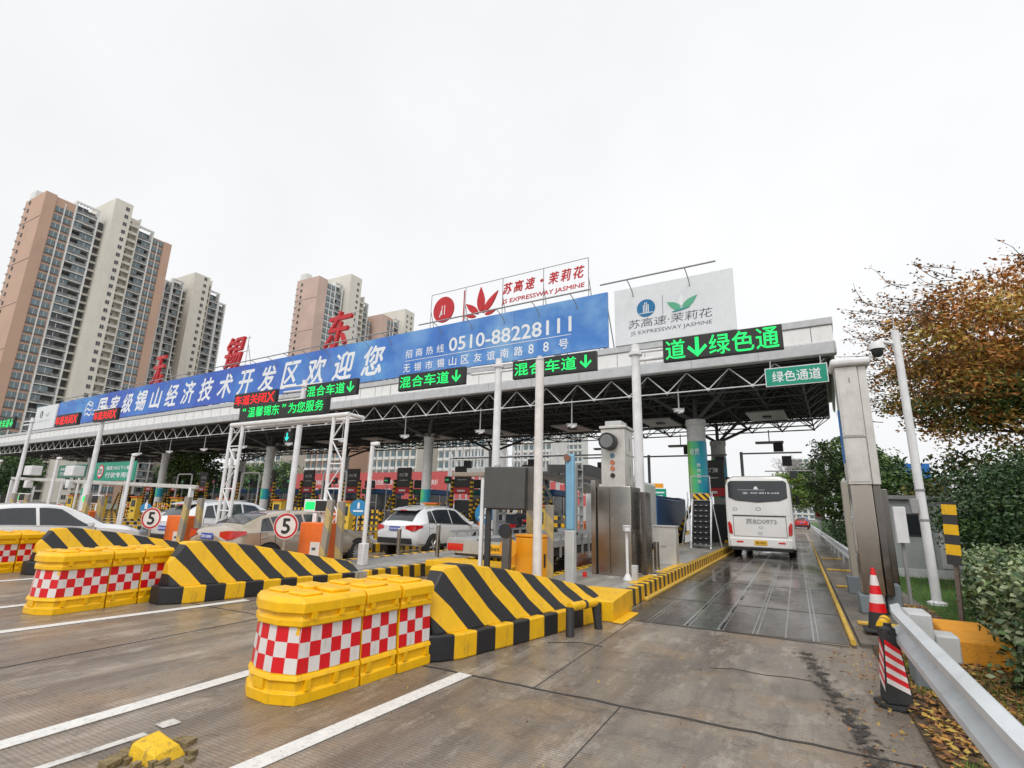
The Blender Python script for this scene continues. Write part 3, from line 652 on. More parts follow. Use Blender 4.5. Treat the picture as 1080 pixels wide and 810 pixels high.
# lamp rail above the boards
def rail(s0, s1, lab, z=12.45):
    t = thing('lamp_rail', lab, 'lamp rail', cw(s0, 0, 11.9), CA, group='thin lamp rails above the banner'); Lr = s1-s0
    part(MB().tube((0, -1.0, z-11.9), (-Lr, -1.0, z-11.9), .04, grey, 6), 'rail', t)
    m_ = MB()
    n = max(2, int(Lr/1.9))
    for i in range(n):
        x = -Lr*(i+.5)/n; m_.path([(x, .0, z-12.5), (x, -.3, z-12.15), (x, -.75, z-11.95), (x, -1.0, z-11.9)], .022, grey, 6)
    part(m_, 'arm', t)
rail(3.8, 8.9, 'lamp rail above the white board at the banner right end', 11.9); rail(9.4, 20, 'lamp rail below the red roof sign', 11.8); rail(22, 41, 'lamp rail between the two right big red characters', 11.8); rail(42.5, 72, 'lamp rail above the left half of the blue banner', 11.8)
# ---- LED signs and their poles
def led_panel(name, label, loc, rz, w, h, body, m, group, tx=.06, th=.68, d=.16, arrow=None, arrow_at=None):
    t = thing(name, label, 'LED sign', loc, rz, group)
    part(MB().box(0, w, 0, d, 0, h, black), 'housing', t, bevel=.01)
    part(MB().box(.03, w-.03, -.006, -.001, .03, h-.03, ledoff), 'screen', t, smooth=False)
    H = h*th; z = (h-H)/2; n = len(body)
    pw = (w-2*tx)/n
    for i, ch in enumerate(body):
        if ch == ' ': continue
        if ch == '↓':
            x = tx+pw*(i+.5); a = MB(); q = H*.5; tk = H*.09
            a.prism([(x-tk, z+H), (x-tk, z+H*.28), (x-q*.75, z+H*.6), (x-q*.95, z+H*.46), (x, z-.01), (x+q*.95, z+H*.46), (x+q*.75, z+H*.6), (x+tk, z+H*.28), (x+tk, z+H)], -.012, -.007, 'y', m)
            part(a, 'arrow', t, smooth=False)
        else: text('lettering', ch, t, (tx+pw*(i+.04), -.0075, z), pw*.9, H, m, .003, bold=.012) if ch not in '“”' else text('lettering', ch, t, (tx+pw*(i+.3), -.0075, z+H*.65), pw*.4, H*.3, m, .003, bold=.02)
    return t
MIX = '混合车道↓'
GR = 'green lane LED signs in front of the canopy'
led_panel('led_sign', 'widest green LED sign with an arrow in its middle, above the bus lane', (-2.95, 14.45, 5.83), R(-2), 3.05, .66, '道↓绿色通', ledg, GR, th=.85)
led_panel('led_sign', 'green LED lane sign with arrow crossed by the thin front pole', (-8.6, 15.9, 6.2), R(-2), 3.2, .66, MIX, ledg, GR)
led_panel('led_sign', 'green LED lane sign left of the tall white pole before the transporter', (-13.9, 15.9, 6.2), R(-2), 3.3, .68, MIX, ledg, GR)
led_panel('led_sign', 'green LED lane sign right of the pole that crosses the gantry', (-19.7, 16.2, 6.34), R(-2), 3.3, .72, MIX, ledg, GR)
led_panel('led_sign', 'green LED lane sign cut by the left photo edge', (-53.6, 15.9, 6.42), R(-2), 3.7, .9, MIX, ledg, GR)
RD = 'red closed lane LED signs in front of the canopy'
led_panel('led_sign', 'red LED sign above the gantry message board', (-25.0, 16.2, 6.3), R(-2), 3.35, .72, '车道关闭X', ledr, RD)
led_panel('led_sign', 'red LED sign over the left end of the blue banner', (-42.3, 15.4, 6.06), R(-2), 3.3, .78, '车道关闭X', ledr, RD)
led_panel('led_sign', 'red LED sign right of the leftmost tall tapering pole', (-37.4, 15.4, 6.12), R(-2), 3.0, .72, '车道关闭X', ledr, RD)
def sign_pole(k, y, top, arms, label, r=.15):
    x = xc(k) if k != 1 else -3.83
    t = thing('sign_pole', label, 'pole', (x, y, .27), group='tall white sign poles on the islands')
    part(MB().tube((0, 0, 0), (0, 0, top-.27), r, white, 18, r*.82), 'shaft', t)
    part(MB().lathe([(r*1.1, top-.62), (r*1.35, top-.6), (r*1.35, top-.5), (r*1.0, top-.48)], white, 18), 'collar', t)
    part(MB().lathe([(.3, 0), (.3, .03), (.16, .05)], galv, 12), 'base_plate', t)
    for dx in arms: part(MB().tube((0, 0, top-.75), (dx, 0, top-.75), .055, white, 10).tube((0, 0, top-.5), (dx, 0, top-.5), .045, white, 10), 'arm', t)
sign_pole(1, 14.8, 6.55, (1.2,), 'tall white pole behind the traffic light cabinet carrying the widest LED sign')
sign_pole(2, 16.1, 7.1, (-1.2, 1.1), 'tall white pole left of the grey display board between two green LED signs')
sign_pole(4, 16.5, 7.4, (-1.4, 1.2), 'tall white pole crossing the gantry beside the red LED sign')
sign_pole(7, 15.6, 7.15, (-1.4, 1.2), 'tall white pole between two red LED signs at left')
sign_pole(9, 16.0, 7.1, (-1.2,), 'white pole at the left photo edge carrying a green LED sign', .13)
# white on green plate under the canopy
gs = thing('green_direction_sign', 'green plate with white border and lettering under the canopy right end', 'sign', cw(2.4, -.35, 6.5), CA)
part(MB().box(0, 2.1, 0, .05, 0, .74, white), 'border', gs, bevel=.01); part(MB().box(.035, 2.065, -.006, -.001, .035, .705, green), 'plate', gs, smooth=False)
text('lettering', '绿色通道', gs, (.25, -.0075, .16), 1.62, .42, bw, .003, bold=.015)
part(MB().tube((.2, .06, .7), (.2, .3, 1.1), .025, grey, 6).tube((1.9, .06, .7), (1.9, .3, 1.1), .025, grey, 6), 'hanger', gs)
# dark wing under fascia corner seen between plate and steel column
# ---- white gantry over the third lane
ga = thing('portal_gantry', 'white lattice portal gantry standing over the lane of the tan sedan', 'gantry', (-14.35, 9.35, .2))
def lat(x0, x1, y, z0, z1, n):
    m = MB().tube((x0, y, z0), (x0, y, z1), .047, white, 10).tube((x1, y, z0), (x1, y, z1), .047, white, 10)
    for i in range(n):
        za = z0+(z1-z0)*i/n; zb_ = z0+(z1-z0)*(i+1)/n
        m.tube((x0, y, zb_), (x1, y, zb_), .02, white, 6)
        if i % 2: m.tube((x0, y, za), (x1, y, zb_), .02, white, 6)
        else: m.tube((x1, y, za), (x0, y, zb_), .02, white, 6)
    return m
part(lat(0, .52, 0, 0, 3.6, 6), 'left_leg', ga); part(lat(4.14, 4.62, 0, 0, 3.65, 6), 'right_leg', ga)
part(MB().tube((-.02, 0, 3.62), (4.66, 0, 3.66), .065, white, 10).tube((-.02, .5, 3.62), (4.66, .5, 3.66), .05, white, 10).tube((0, 0, 3.62), (0, .5, 3.62), .05, white, 8).tube((4.62, 0, 3.66), (4.62, .5, 3.66), .05, white, 8), 'top_beam', ga)
led_panel('message_board', 'LED message board with green quoted greeting standing on the white gantry', (-14.1, 9.35, 3.93), R(-1), 3.6, .46, '“温馨锡东”为您服务', ledg, None, th=.62)
led_sig = thing('lane_signal', 'small signal with a turquoise down arrow hanging under the white gantry', 'signal', (-12.35, 9.7, 3.3))
part(MB().box(-.13, .13, 0, .1, 0, .3, black), 'housing', led_sig, bevel=.01)
part(MB().prism([(-.02, .26), (-.02, .12), (-.09, .14), (0, .03), (.09, .14), (.02, .12), (.02, .26)], -.008, -.001, 'y', mat('led_teal', (.02, .8, .65), .5, emit=.9)), 'arrow', led_sig, smooth=False)
part(MB().tube((0, .05, .3), (0, .05, .4), .02, white, 6), 'hanger', led_sig)
# ================================================================ island equipment
def post(name, label, cat, x, y, z1, r, m, z0=.275, group=None, n=14, cap=None):
    t = thing(name, label, cat, (x, y, z0), group=group)
    part(MB().tube((0, 0, 0), (0, 0, z1-z0), r, m, n), 'shaft', t)
    part(MB().lathe([(r*2, 0), (r*2, .015), (r*1.2, .02)], galv, 12), 'base_plate', t)
    if cap: part(MB().lathe([(r, z1-z0), (r*1.05, z1-z0+.01), (r*.6, z1-z0+.035), (.001, z1-z0+.04)], cap, n), 'cap', t)
    return t
BG = 'stainless bollards on the islands'
post('bollard', 'stainless bollard between the yellow striped post and the steel cabinet', 'bollard', -4.7, 11.6, .97, .05, steel, group=BG, cap=chrome)
post('bollard', 'stainless bollard in front of the rear wheel of the white SUV', 'bollard', -8.95, 12.4, 1.15, .06, steel, group=BG, cap=chrome)
post('bollard', 'stainless bollard in front of the number plate of the white SUV', 'bollard', -10.1, 12.1, 1.0, .06, steel, group=BG, cap=chrome)
post('bollard', 'tall flat steel post right of the traffic light cabinet', 'bollard', -3.35, 13.2, 1.35, .055, steeld, group=BG)
post('bollard', 'short flat steel post before the white cabinet', 'bollard', -3.15, 13.6, .95, .07, steel, group=BG)
# traffic light cabinet
tl = thing('traffic_light_cabinet', 'tall stainless cabinet with a large round traffic light at the wet bus lane', 'cabinet', (-4.05, 11.75, .275))
cabw = mat('cabinet_cream_steel', (.6, .585, .55), .38, metal=.35, dirt=.2)
part(MB().box(0, .78, .05, .95, 0, 1.95, steel), 'lower_cabinet', tl, bevel=.012)
m_ = MB().box(-.12, -.02, -.05, .25, 0, 2.08, steel).box(.28, .3, .03, .048, .05, 1.9, steeld).box(.781, .786, .2, .8, 1.0, 1.85, steeld).box(.783, .79, .2, .8, .1, .9, steel); part(m_, 'door_seam', tl, bevel=.004)
part(MB().box(.08, .66, .12, .82, 1.952, 3.3, cabw), 'upper_cabinet', tl, bevel=.012)
part(MB().box(.05, .7, .08, .86, 3.302, 3.37, cabw).box(.16, .56, .2, .7, 3.372, 3.5, lgrey), 'cap', tl, bevel=.015)
part(MB().box(.661, .672, .2, .74, 2.0, 2.6, cabw).box(.661, .672, .2, .74, 2.68, 3.22, cabw).box(.674, .68, .44, .5, 2.15, 2.45, grey).box(.674, .68, .44, .5, 2.8, 3.1, grey), 'side_door', tl, bevel=.004)
light = part(MB().disc(.3, -.12, .118, 2.98, .2, black), 'traffic_light', tl)
part(MB().disc(.3, -.135, -.121, 2.98, .155, mat('lens_grey', (.16, .17, .17), .15)), 'lens', light)
m_ = MB()
for z, mm in ((2.66, mat('button_blue', (.1, .2, .3), .4)), (2.5, mat('button_brown', (.5, .17, .08), .4)), (2.36, MATS['button_brown']), (2.2, black)): m_.disc(.36, .095, .119, z, .055, mm, 14)
part(m_, 'button', tl)
cp = thing('steel_crash_plate', 'dark steel protective plate right of the traffic light cabinet', 'plate', (-3.2, 12.4, .275))
part(MB().box(0, .12, 0, .5, 0, 1.85, steeld).box(-.1, .3, .1, .6, 0, .02, steel), 'plate', cp, bevel=.01)
# small white camera on a post
wc = thing('post_camera', 'small white camera on a short white post before the steel cabinet', 'camera', (-3.22, 11.25, .275))
part(MB().tube((0, 0, .05), (0, 0, .95), .03, white, 12).lathe([(.1, 0), (.1, .02), (.04, .12)], white, 12), 'post', wc)
part(MB().box(-.06, .06, -.15, .15, .98, 1.08, white).box(-.07, .07, -.17, .16, 1.082, 1.1, white), 'camera_body', wc, bevel=.015).rotation_euler = (0, 0, R(25))
part(MB().box(.08, .2, .0, .12, 0, .3, lgrey), 'junction_box', wc, bevel=.01)
rc = MB().lathe([(.05, 0), (.05, .03), (.035, .1), (.0, .11)], red, 12).build('red_plug', loc=(-4.15, 11.2, .275)); tag(rc, 'small red plug on the island left of the steel cabinet', 'plug')
# white electrical cabinet by the stairs
ec = thing('electrical_cabinet', 'pale metal electrical cabinet between steel posts and the stairs', 'cabinet', (-3.62, 15.3, .275))
part(MB().box(0, .62, 0, .4, 0, 1.0, cabw), 'body', ec, bevel=.01); part(MB().box(-.02, .64, -.02, .42, 1.002, 1.04, cabw).box(.2, .36, -.006, -.001, .45, .5, grey), 'lid', ec, bevel=.008)
# stairs around the painted column
sr = thing('service_stairs', 'steep grey steel steps with black and yellow treads before the painted column', 'stairs', (-4.05, 23.3, .275))
stp = MB(); n = 8
for i in range(n): stp.box(.12, .82, .05+i*.1, .3+i*.1, .16+i*.225, .2+i*.225, black).box(.12, .82, .27+i*.1, .3+i*.1, .201+i*.225, .38+i*.225, dark)
part(stp, 'tread', sr); m_ = MB()
for i in range(n):
    for q in range(3): m_.box(.2+q*.22, .27+q*.22, .04+i*.1, .049+i*.1, .17+i*.225, .19+i*.225, refl_w)
part(m_, 'tread_nosing', sr, smooth=False)
m_ = MB()
for x in (.08, .86):
    m_.tube((x, 0, 0), (x, .9, 2.0), .035, galv, 8).tube((x, .9, 2.0), (x, .9, 3.0), .025, galv, 8).tube((x, 0, 0), (x-.12 if x < .5 else x+.12, .5, 2.3), .022, galv, 8)
m_.tube((1.25, .4, 0), (.95, .4, 2.0), .025, galv, 8).tube((-.35, .4, 0), (0, .4, 2.0), .025, galv, 8).tube((.08, .9, 3), (.86, .9, 3), .025, galv, 8)
part(m_, 'handrail', sr); part(MB().box(.14, .8, .86, .88, 1.98, 2.25, hazd_m), 'top_plate', sr, smooth=False)
# amber box, posts, board at island 1
ab = thing('barrier_gate_box', 'plain amber barrier gate housing behind the foremost striped block', 'gate box', (-4.95, 9.45, .275))
part(MB().box(0, .6, 0, .42, 0, .84, orangey), 'housing', ab, bevel=.025); part(MB().box(-.01, .61, -.01, .43, .845, .9, orangey), 'lid', ab, bevel=.02); part(MB().box(.601, .612, .05, .12, .3, .55, black), 'hinge', ab)
GPG = 'worn yellow striped guard posts on the islands'
def gpost(x, y, z, label, w=.13, ry=0.):
    t = thing('guard_post', label, 'guard post', (x, y, .275), R(20), group=GPG, ry=ry)
    part(MB().box(-w/2, w/2, -w/2, w/2, 0, z-.275, rust_m), 'shaft', t, bevel=.012); return t
gpost(-4.35, 9.75, 1.75, 'tall worn striped post right of the amber gate housing', .17); gpost(-5.05, 10.3, 1.75, 'worn striped post left of the thin white pole behind the amber housing', .14)
gp = thing('steel_post', 'dark steel post at the left of the amber gate housing', 'post', (-4.78, 8.75, .275)); part(MB().box(-.05, .1, -.06, .06, 0, 1.0, steeld), 'shaft', gp, bevel=.01)
part(MB().disc(.02, -.1, -.05, .98, .13, black, 16), 'lamp', gp)
od = MB().disc(0, 0, .05, 0, .19, orangey, 24).build('gate_counterweight', loc=(-4.98, 9.2, .9)); tag(od, 'flat amber disc left of the dark steel post', 'disc')
tp = thing('camera_pole', 'thin stained white pole crossing the green LED sign behind it', 'pole', (-4.3, 9.1, .275))
part(MB().tube((0, 0, 0), (0, 0, 4.3), .085, mat('stained_white_paint', (.74, .71, .69), .5, dirt=.3, scale=5), 14), 'shaft', tp); part(MB().lathe([(.085, 4.3), (.09, 4.32), (.05, 4.4), (.001, 4.42)], lgrey, 14), 'cap', tp)
bc = thing('blue_column', 'light blue upright arm with a round head beside the car transporter', 'column', (-3.98, 9.95, .275))
part(MB().box(-.09, .09, -.06, .06, 1.0, 2.5, mat('light_blue_paint', (.2, .42, .6), .45, dirt=.1)), 'arm', bc, bevel=.03); part(MB().box(-.1, .1, -.08, .08, 0, .998, lgrey), 'base', bc, bevel=.02)
part(MB().disc(-.04, -.1, -.061, 2.42, .07, mat('lens_brown', (.25, .12, .08), .3), 16), 'round_head', bc)
db = thing('display_board', 'blank dark grey display board on a black post left of the thin white pole', 'display board', (-5.42, 8.95, .275), R(8))
part(MB().box(0, .86, 0, .18, 1.38, 2.18, mat('board_grey', (.075, .075, .072), .5)), 'screen', db, bevel=.015)
part(MB().box(-.01, 1.0, .181, .3, 1.36, 2.2, mat('board_frame', (.13, .12, .11), .5)), 'frame', db, bevel=.01)
part(MB().box(.02, .13, .08, .16, 0, 1.36, dark).box(-.1, -.03, .08, .16, 0, 2.05, white), 'post', db, bevel=.01)
part(MB().box(-.75, -.01, .04, .2, 2.0, 2.08, mat('arm_brown', (.3, .25, .2), .5)), 'arm', db, bevel=.01)
# sets repeated on the islands
def five_sign(x, y, label):
    t = thing('speed_limit_sign', label, 'speed sign', (x, y, .275), R(24), group='round speed limit signs showing five')
    part(MB().tube((0, .03, 0), (0, .03, 1.2), .03, rust_m, 10), 'post', t)
    part(MB().disc(0, 0, .012, .87, .29, refl_w), 'plate', t); part(MB().add([(r*math.cos(a*math.pi/16), -.003, .87+r*math.sin(a*math.pi/16)) for r in (.23, .277) for a in range(32)], [(i, (i+1) % 32, 32+(i+1) % 32, 32+i) for i in range(32)], mat('sign_red', (.5, .02, .03), .4)), 'red_ring', t, smooth=False)
    text('number', '5', t, (-.085, -.004, .71), .18, .32, black, .002, bold=.03)
def orange_cabinet(x, y, label):
    t = thing('orange_cabinet', label, 'cabinet', (x, y, .275), R(10), group='orange cabinets beside the speed signs')
    part(MB().box(0, .75, 0, .4, 0, .95, orange), 'body', t, bevel=.02); part(MB().box(.34, .6, -.006, -.001, .2, .52, refl_w), 'notice', t, smooth=False)
    part(MB().box(.4, .5, -.01, -.0065, .34, .4, ink), 'notice_print', t, smooth=False)
def fare_display(x, y, label):
    t = thing('fare_display', label, 'display', (x, y, .275), R(20), group='white framed fare displays')
    part(MB().box(-.05, .05, 0, .1, 0, 1.15, white), 'post', t, bevel=.01); part(MB().box(-.3, .4, 0, .14, 1.18, 1.48, white), 'frame', t, bevel=.01)
    part(MB().box(-.26, -.02, -.008, -.001, 1.24, 1.42, ledg), 'lit_screen', t, smooth=False); part(MB().box(.0, .37, -.008, -.001, 1.21, 1.45, ledoff), 'dark_screen', t, smooth=False)
spot = {2: 'second', 3: 'third', 4: 'fourth', 5: 'fifth', 6: 'sixth'}
near = {2: 'in front of the tan sedan', 3: 'in front of the smaller white SUV', 4: 'above the white sedan bonnet', 5: 'beyond the white sedan roof', 6: 'far left beyond the white sedan'}
for k in range(2, 7):
    X = xc(k)
    five_sign(X-.92, 8.3, 'round white sign with red ring and black 5 '+near[k])
    orange_cabinet(X-.98, 8.75, 'orange cabinet with a white notice '+near[k])
    gpost(X-.05, 8.65, 1.75, 'left worn striped post of the pair '+near[k], .14, R(3)); gpost(X-.02, 9.1, 1.72, 'right worn striped post of the pair '+near[k], .14, R(-2))
    if k != 3: fare_display(X-1.0, 9.15, 'white framed fare display with lit green half '+near[k])
    tw = thing('pole_camera', 'thin white pole with a small white camera '+near[k], 'camera pole', (X+.2, 9.65, .275), group='thin white camera poles')
    part(MB().tube((0, 0, 0), (0, 0, 2.8), .055, white, 12), 'shaft', tw); part(MB().box(-.04, .2, -.05, .05, 2.81, 2.9, white), 'camera_body', tw, bevel=.02); part(MB().box(-.09, .09, -.09, .09, 0, .5, white), 'base', tw, bevel=.02)
def round_sign(x, y, z, r, label, w):
    t = thing('round_blue_sign', label, 'round sign', (x, y, .275), R(w), group='round blue plates on the islands')
    part(MB().tube((0, .03, 0), (0, .03, z), .025, galv, 8), 'post', t); part(MB().disc(0, 0, .015, z-.275, r, mat('plate_blue', (.03, .25, .5), .4)), 'plate', t)
    m_ = MB().prism([(-.04, z-.3), (.04, z-.3), (.04, z-.12), (0, z-.06), (-.04, z-.12)], -.008, -.001, 'y', bw).box(-r*.6, r*.6, -.008, -.001, z-.42, z-.36, bw); part(m_, 'symbol', t, smooth=False)
round_sign(-8.35, 13.9, 1.5, .3, 'round blue plate left of the grey display board', 25); round_sign(-14.1, 14.5, 1.55, .3, 'round blue plate between the tan sedan and the white SUV', 35); round_sign(-19.9, 10.3, 1.35, .17, 'round blue plate above the bonnet of the white sedan', 50)
# booths, lane panels, hazard posts on every island
bl_g = wm
def booth(k, label):
    t = thing('toll_booth', label, 'toll booth', (xc(k)-.1, 31.6-.0576*xc(k), .275), CA, group='green roofed toll booths')
    b = MB().box(-.7, .7, 0, 3.0, 0, .95, stripeb).box(-.72, .72, -.02, 3.02, .951, 1.05, steel)
    part(b, 'base', t, smooth=False)
    part(MB().box(-.66, .66, .04, 2.96, 1.052, 2.3, glass), 'glazing', t, smooth=False)
    m_ = MB()
    for x in (-.7, .64):
        for y in (0, 1.45, 2.94): m_.box(x, x+.06, y, y+.06, 1.052, 2.3, steel)
    m_.box(-.7, .7, -.004, .05, 1.6, 1.65, steel); part(m_, 'frame', t, smooth=False)
    part(MB().box(-.85, .85, -.25, 3.2, 2.3, 2.72, bandm), 'roof', t, bevel=.06)
    part(MB().box(-.5, .35, -.28, .1, 2.785, 3.4, black), 'ventilation_box', t, bevel=.02)
stripeb = mat('booth_base_grey', (.3, .3, .3), .5, dirt=.3)
bandm = bpy.data.materials.new('booth_roof_band'); bandm.use_nodes = True; t_ = bandm.node_tree; L_ = t_.links.new
co_ = t_.nodes.new('ShaderNodeTexCoord'); sx_ = t_.nodes.new('ShaderNodeSeparateXYZ'); mr_ = t_.nodes.new('ShaderNodeMapRange'); mr_.inputs[1].default_value = -1; mr_.inputs[2].default_value = 1
rp_ = t_.nodes.new('ShaderNodeValToRGB'); e_ = rp_.color_ramp.elements
for el, (p_, c_) in zip(e_, ((.3, (.01, .2, .09, 1)), (.95, (.01, .1, .32, 1)))): el.position = p_; el.color = c_
L_(co_.outputs['Object'], sx_.inputs[0]); L_(sx_.outputs['X'], mr_.inputs[0]); L_(mr_.outputs[0], rp_.inputs[0]); L_(rp_.outputs[0], t_.nodes['Principled BSDF'].inputs['Base Color'])
for k in range(2, 14): booth(k, 'toll booth with green and blue roof band on the %s island from the bus lane' % ORD[k])
lpn = mat('lane_panel_black', (.03, .027, .025), .5, dirt=.2); tw_ = mat('panel_text_white', (.78, .78, .76), .5)
def lane_panel(k, label):
    t = thing('lane_notice_panel', label, 'notice panel', (xc(k), 29.3-.0576*xc(k), .275), CA, group='black lane panels with red foot under the canopy')
    part(MB().box(-.68, .68, 0, .14, 2.75, 4.2, lpn), 'black_panel', t, bevel=.01)
    text('lettering', 'ETC门架', t, (-.4, -.006, 3.55), .8, .24, tw_, .003, bold=.02); part(MB().box(-.4, .4, -.005, -.001, 3.25, 3.28, tw_), 'rule', t, smooth=False)
    part(MB().box(-.72, .72, -.05, .2, 2.3, 2.745, redsign), 'red_foot', t, bevel=.01); part(MB().box(-.35, .3, -.056, -.051, 2.45, 2.58, tw_), 'foot_text', t, smooth=False)
    for s in (-1, 1):
        part(MB().box(s*.84-.1, s*.84+.1, -.1, .1, 0, 3.3, haz_m), 'hazard_post', t, bevel=.02)
        a = part(MB().box(-.08, .08, -.08, .08, 0, 2.3, haz_m), 'diagonal_brace', t, bevel=.02); a.location = (s*.84+(-1.1 if s < 0 else -.25), -.25, 0); a.rotation_euler = (0, R(28), 0)
    part(MB().box(-.7, .7, .15, .8, 0, 1.9, dark), 'equipment_box', t, bevel=.03)
for k in range(1, 14): lane_panel(k, 'black notice panel with red foot on the %s island from the bus lane' % ORD[k])
# striped kerb walls / hazard boards before the booths
for k in range(2, 12):
    t = thing('hazard_fence', 'low fence of black and yellow blocks on the %s island from the bus lane' % ORD[k], 'hazard fence', (xc(k)-.2, 20.5-.0576*xc(k), .275), CA, group='low hazard fences before the booths')
    m_ = MB()
    for i in range(4):
        m_.box(-1.0, 1.0, 0, .1, .08+i*.3, .24+i*.3, stripe_mat('hazard_blocks', YEL, BLK, (1, 0, 0), .34, .5))
    m_.box(-1.0, -.92, -.02, .12, 0, 1.2, haz_m).box(.92, 1.0, -.02, .12, 0, 1.2, haz_m); part(m_, 'hazard_rails', t, smooth=False)
for k in range(2, 11):
    t = thing('payment_machine', 'yellow ticket machine beside the lane on the %s island from the bus lane' % ORD[k], 'ticket machine', (xc(k)+.5, 18.2-.0576*xc(k), .275), R(12), group='yellow ticket machines on the islands')
    part(MB().box(-.28, .28, 0, .4, 0, 1.5, mat('machine_yellow', (.75, .5, .05), .4, dirt=.3)), 'body', t, bevel=.02); part(MB().box(-.18, .18, -.012, -.001, .85, 1.3, glass).box(-.12, .12, -.012, -.001, .5, .62, dark), 'panel', t, smooth=False); part(MB().box(-.33, .33, -.1, .45, 1.501, 1.56, orange), 'hood', t, bevel=.01)
    t = thing('lane_barrier', 'red and white lane barrier arm on the %s island from the bus lane' % ORD[k], 'barrier', (xc(k)+.8, 22.0-.0576*xc(k), .275), CA, group='red and white lane barriers')
    part(MB().box(-.15, .15, 0, .3, 0, .95, orange), 'housing', t, bevel=.02); m_ = MB()
    for i in range(6): m_.box(.16+i*.45, .16+i*.45+.449, .1, .14, .82, .9, refl_r if i % 2 else refl_w)
    part(m_, 'arm', t, smooth=False)
    t = thing('lane_light', 'small black lane light with red cross on the %s island from the bus lane' % ORD[k], 'lane light', (xc(k)+.3, 27.2-.0576*xc(k), .275), CA, group='black lane lights before the booths')
    part(MB().tube((0, 0, 0), (0, 0, 2.9), .045, grey, 8), 'post', t); part(MB().box(-.22, .22, -.12, .1, 2.9, 3.35, black), 'lamp_box', t, bevel=.02)
    a = MB().box(-.13, .13, -.13, -.122, 3.1, 3.14, ledr if k % 3 == 0 else ledg); part(a, 'lit_mark', t, smooth=False)
# white hoops
def hoop(x, y, w, h, label):
    t = thing('white_hoop', label, 'hoop', (x, y, .275), R(-3), group='white pipe hoops over the islands')
    part(MB().path([(0, 0, 0), (0, 0, h-.25), (.08, 0, h-.07), (.25, 0, h), (w-.25, 0, h), (w-.08, 0, h-.07), (w, 0, h-.25), (w, 0, 0)], .07, white, 10), 'pipe', t)
for i, (k, w_) in enumerate(((6, 2.6), (8, 2.6), (10, 2.6))):
    hoop(xc(k)-1.3, 27.5-.0576*xc(k), w_, 3.9, 'white pipe hoop around the notice panel, %s from the right' % ORD[i+1])
# height limit gantry at left
hl = thing('height_limit_gantry', 'weathered white height limit beam with camera boxes across the left lanes', 'gantry', (-50, 16.5, 0))
part(MB().box(0, 22.5, -.09, .09, 2.78, 2.98, cabw), 'beam', hl, bevel=.02).rotation_euler = (0, R(1.4), 0)
for x in (.2, 11, 22.1): part(MB().box(x-.1, x+.1, -.1, .1, 0, 2.75-.02*x, white), 'leg', hl, bevel=.01)
for x in (2.6, 8.6): part(MB().box(x, x+1.1, -.35, .3, 3.1-.015*x, 3.75-.015*x, white).box(x+.35, x+.75, -.3, .1, 2.2, 2.7, white), 'camera_box', hl, bevel=.04)
def green_plate(x, y, z, w, h, label, l1, l2, circ):
    t = thing('green_road_sign', label, 'sign', (x, y, z), R(-3), group='green lane signs under the canopy at left')
    part(MB().box(0, w, 0, .06, 0, h, green if circ else dgreen), 'plate', t)
    ox = w*.3 if circ else w*.08
    text('lettering', l1, t, (ox, -.008, h*.58), w*.64, h*.2, bw, .003, bold=.02); text('lettering', l2, t, (ox, -.008, h*.16), w*.64, h*.28, bw, .003, bold=.02)
    if circ:
        part(MB().disc(w*.16, -.02, -.001, h*.5, h*.38, mat('sign_red', (.5, .02, .03), .4)), 'red_disc', t); part(MB().disc(w*.16, -.028, -.021, h*.5, h*.29, refl_w), 'white_disc', t); text('number', '20', t, (w*.16-h*.2, -.032, h*.36), h*.4, h*.3, black, .002, bold=.02)
    part(MB().tube((w*.2, .08, -z), (w*.2, .08, h), .07, white, 8).tube((w*.8, .08, -z), (w*.8, .08, h), .07, white, 8), 'post', t)
green_plate(-39.5, 17.0, 2.7, 5.3, 1.15, 'large green lane sign with a red ring at the left end of the canopy', '高度2米以下小客车', '行驶专用道', True)
green_plate(-47.6, 18.2, 3.0, 4.6, .9, 'dark green lane sign left of the large green one', '高度2米以下小客车', '行驶专用道', False)
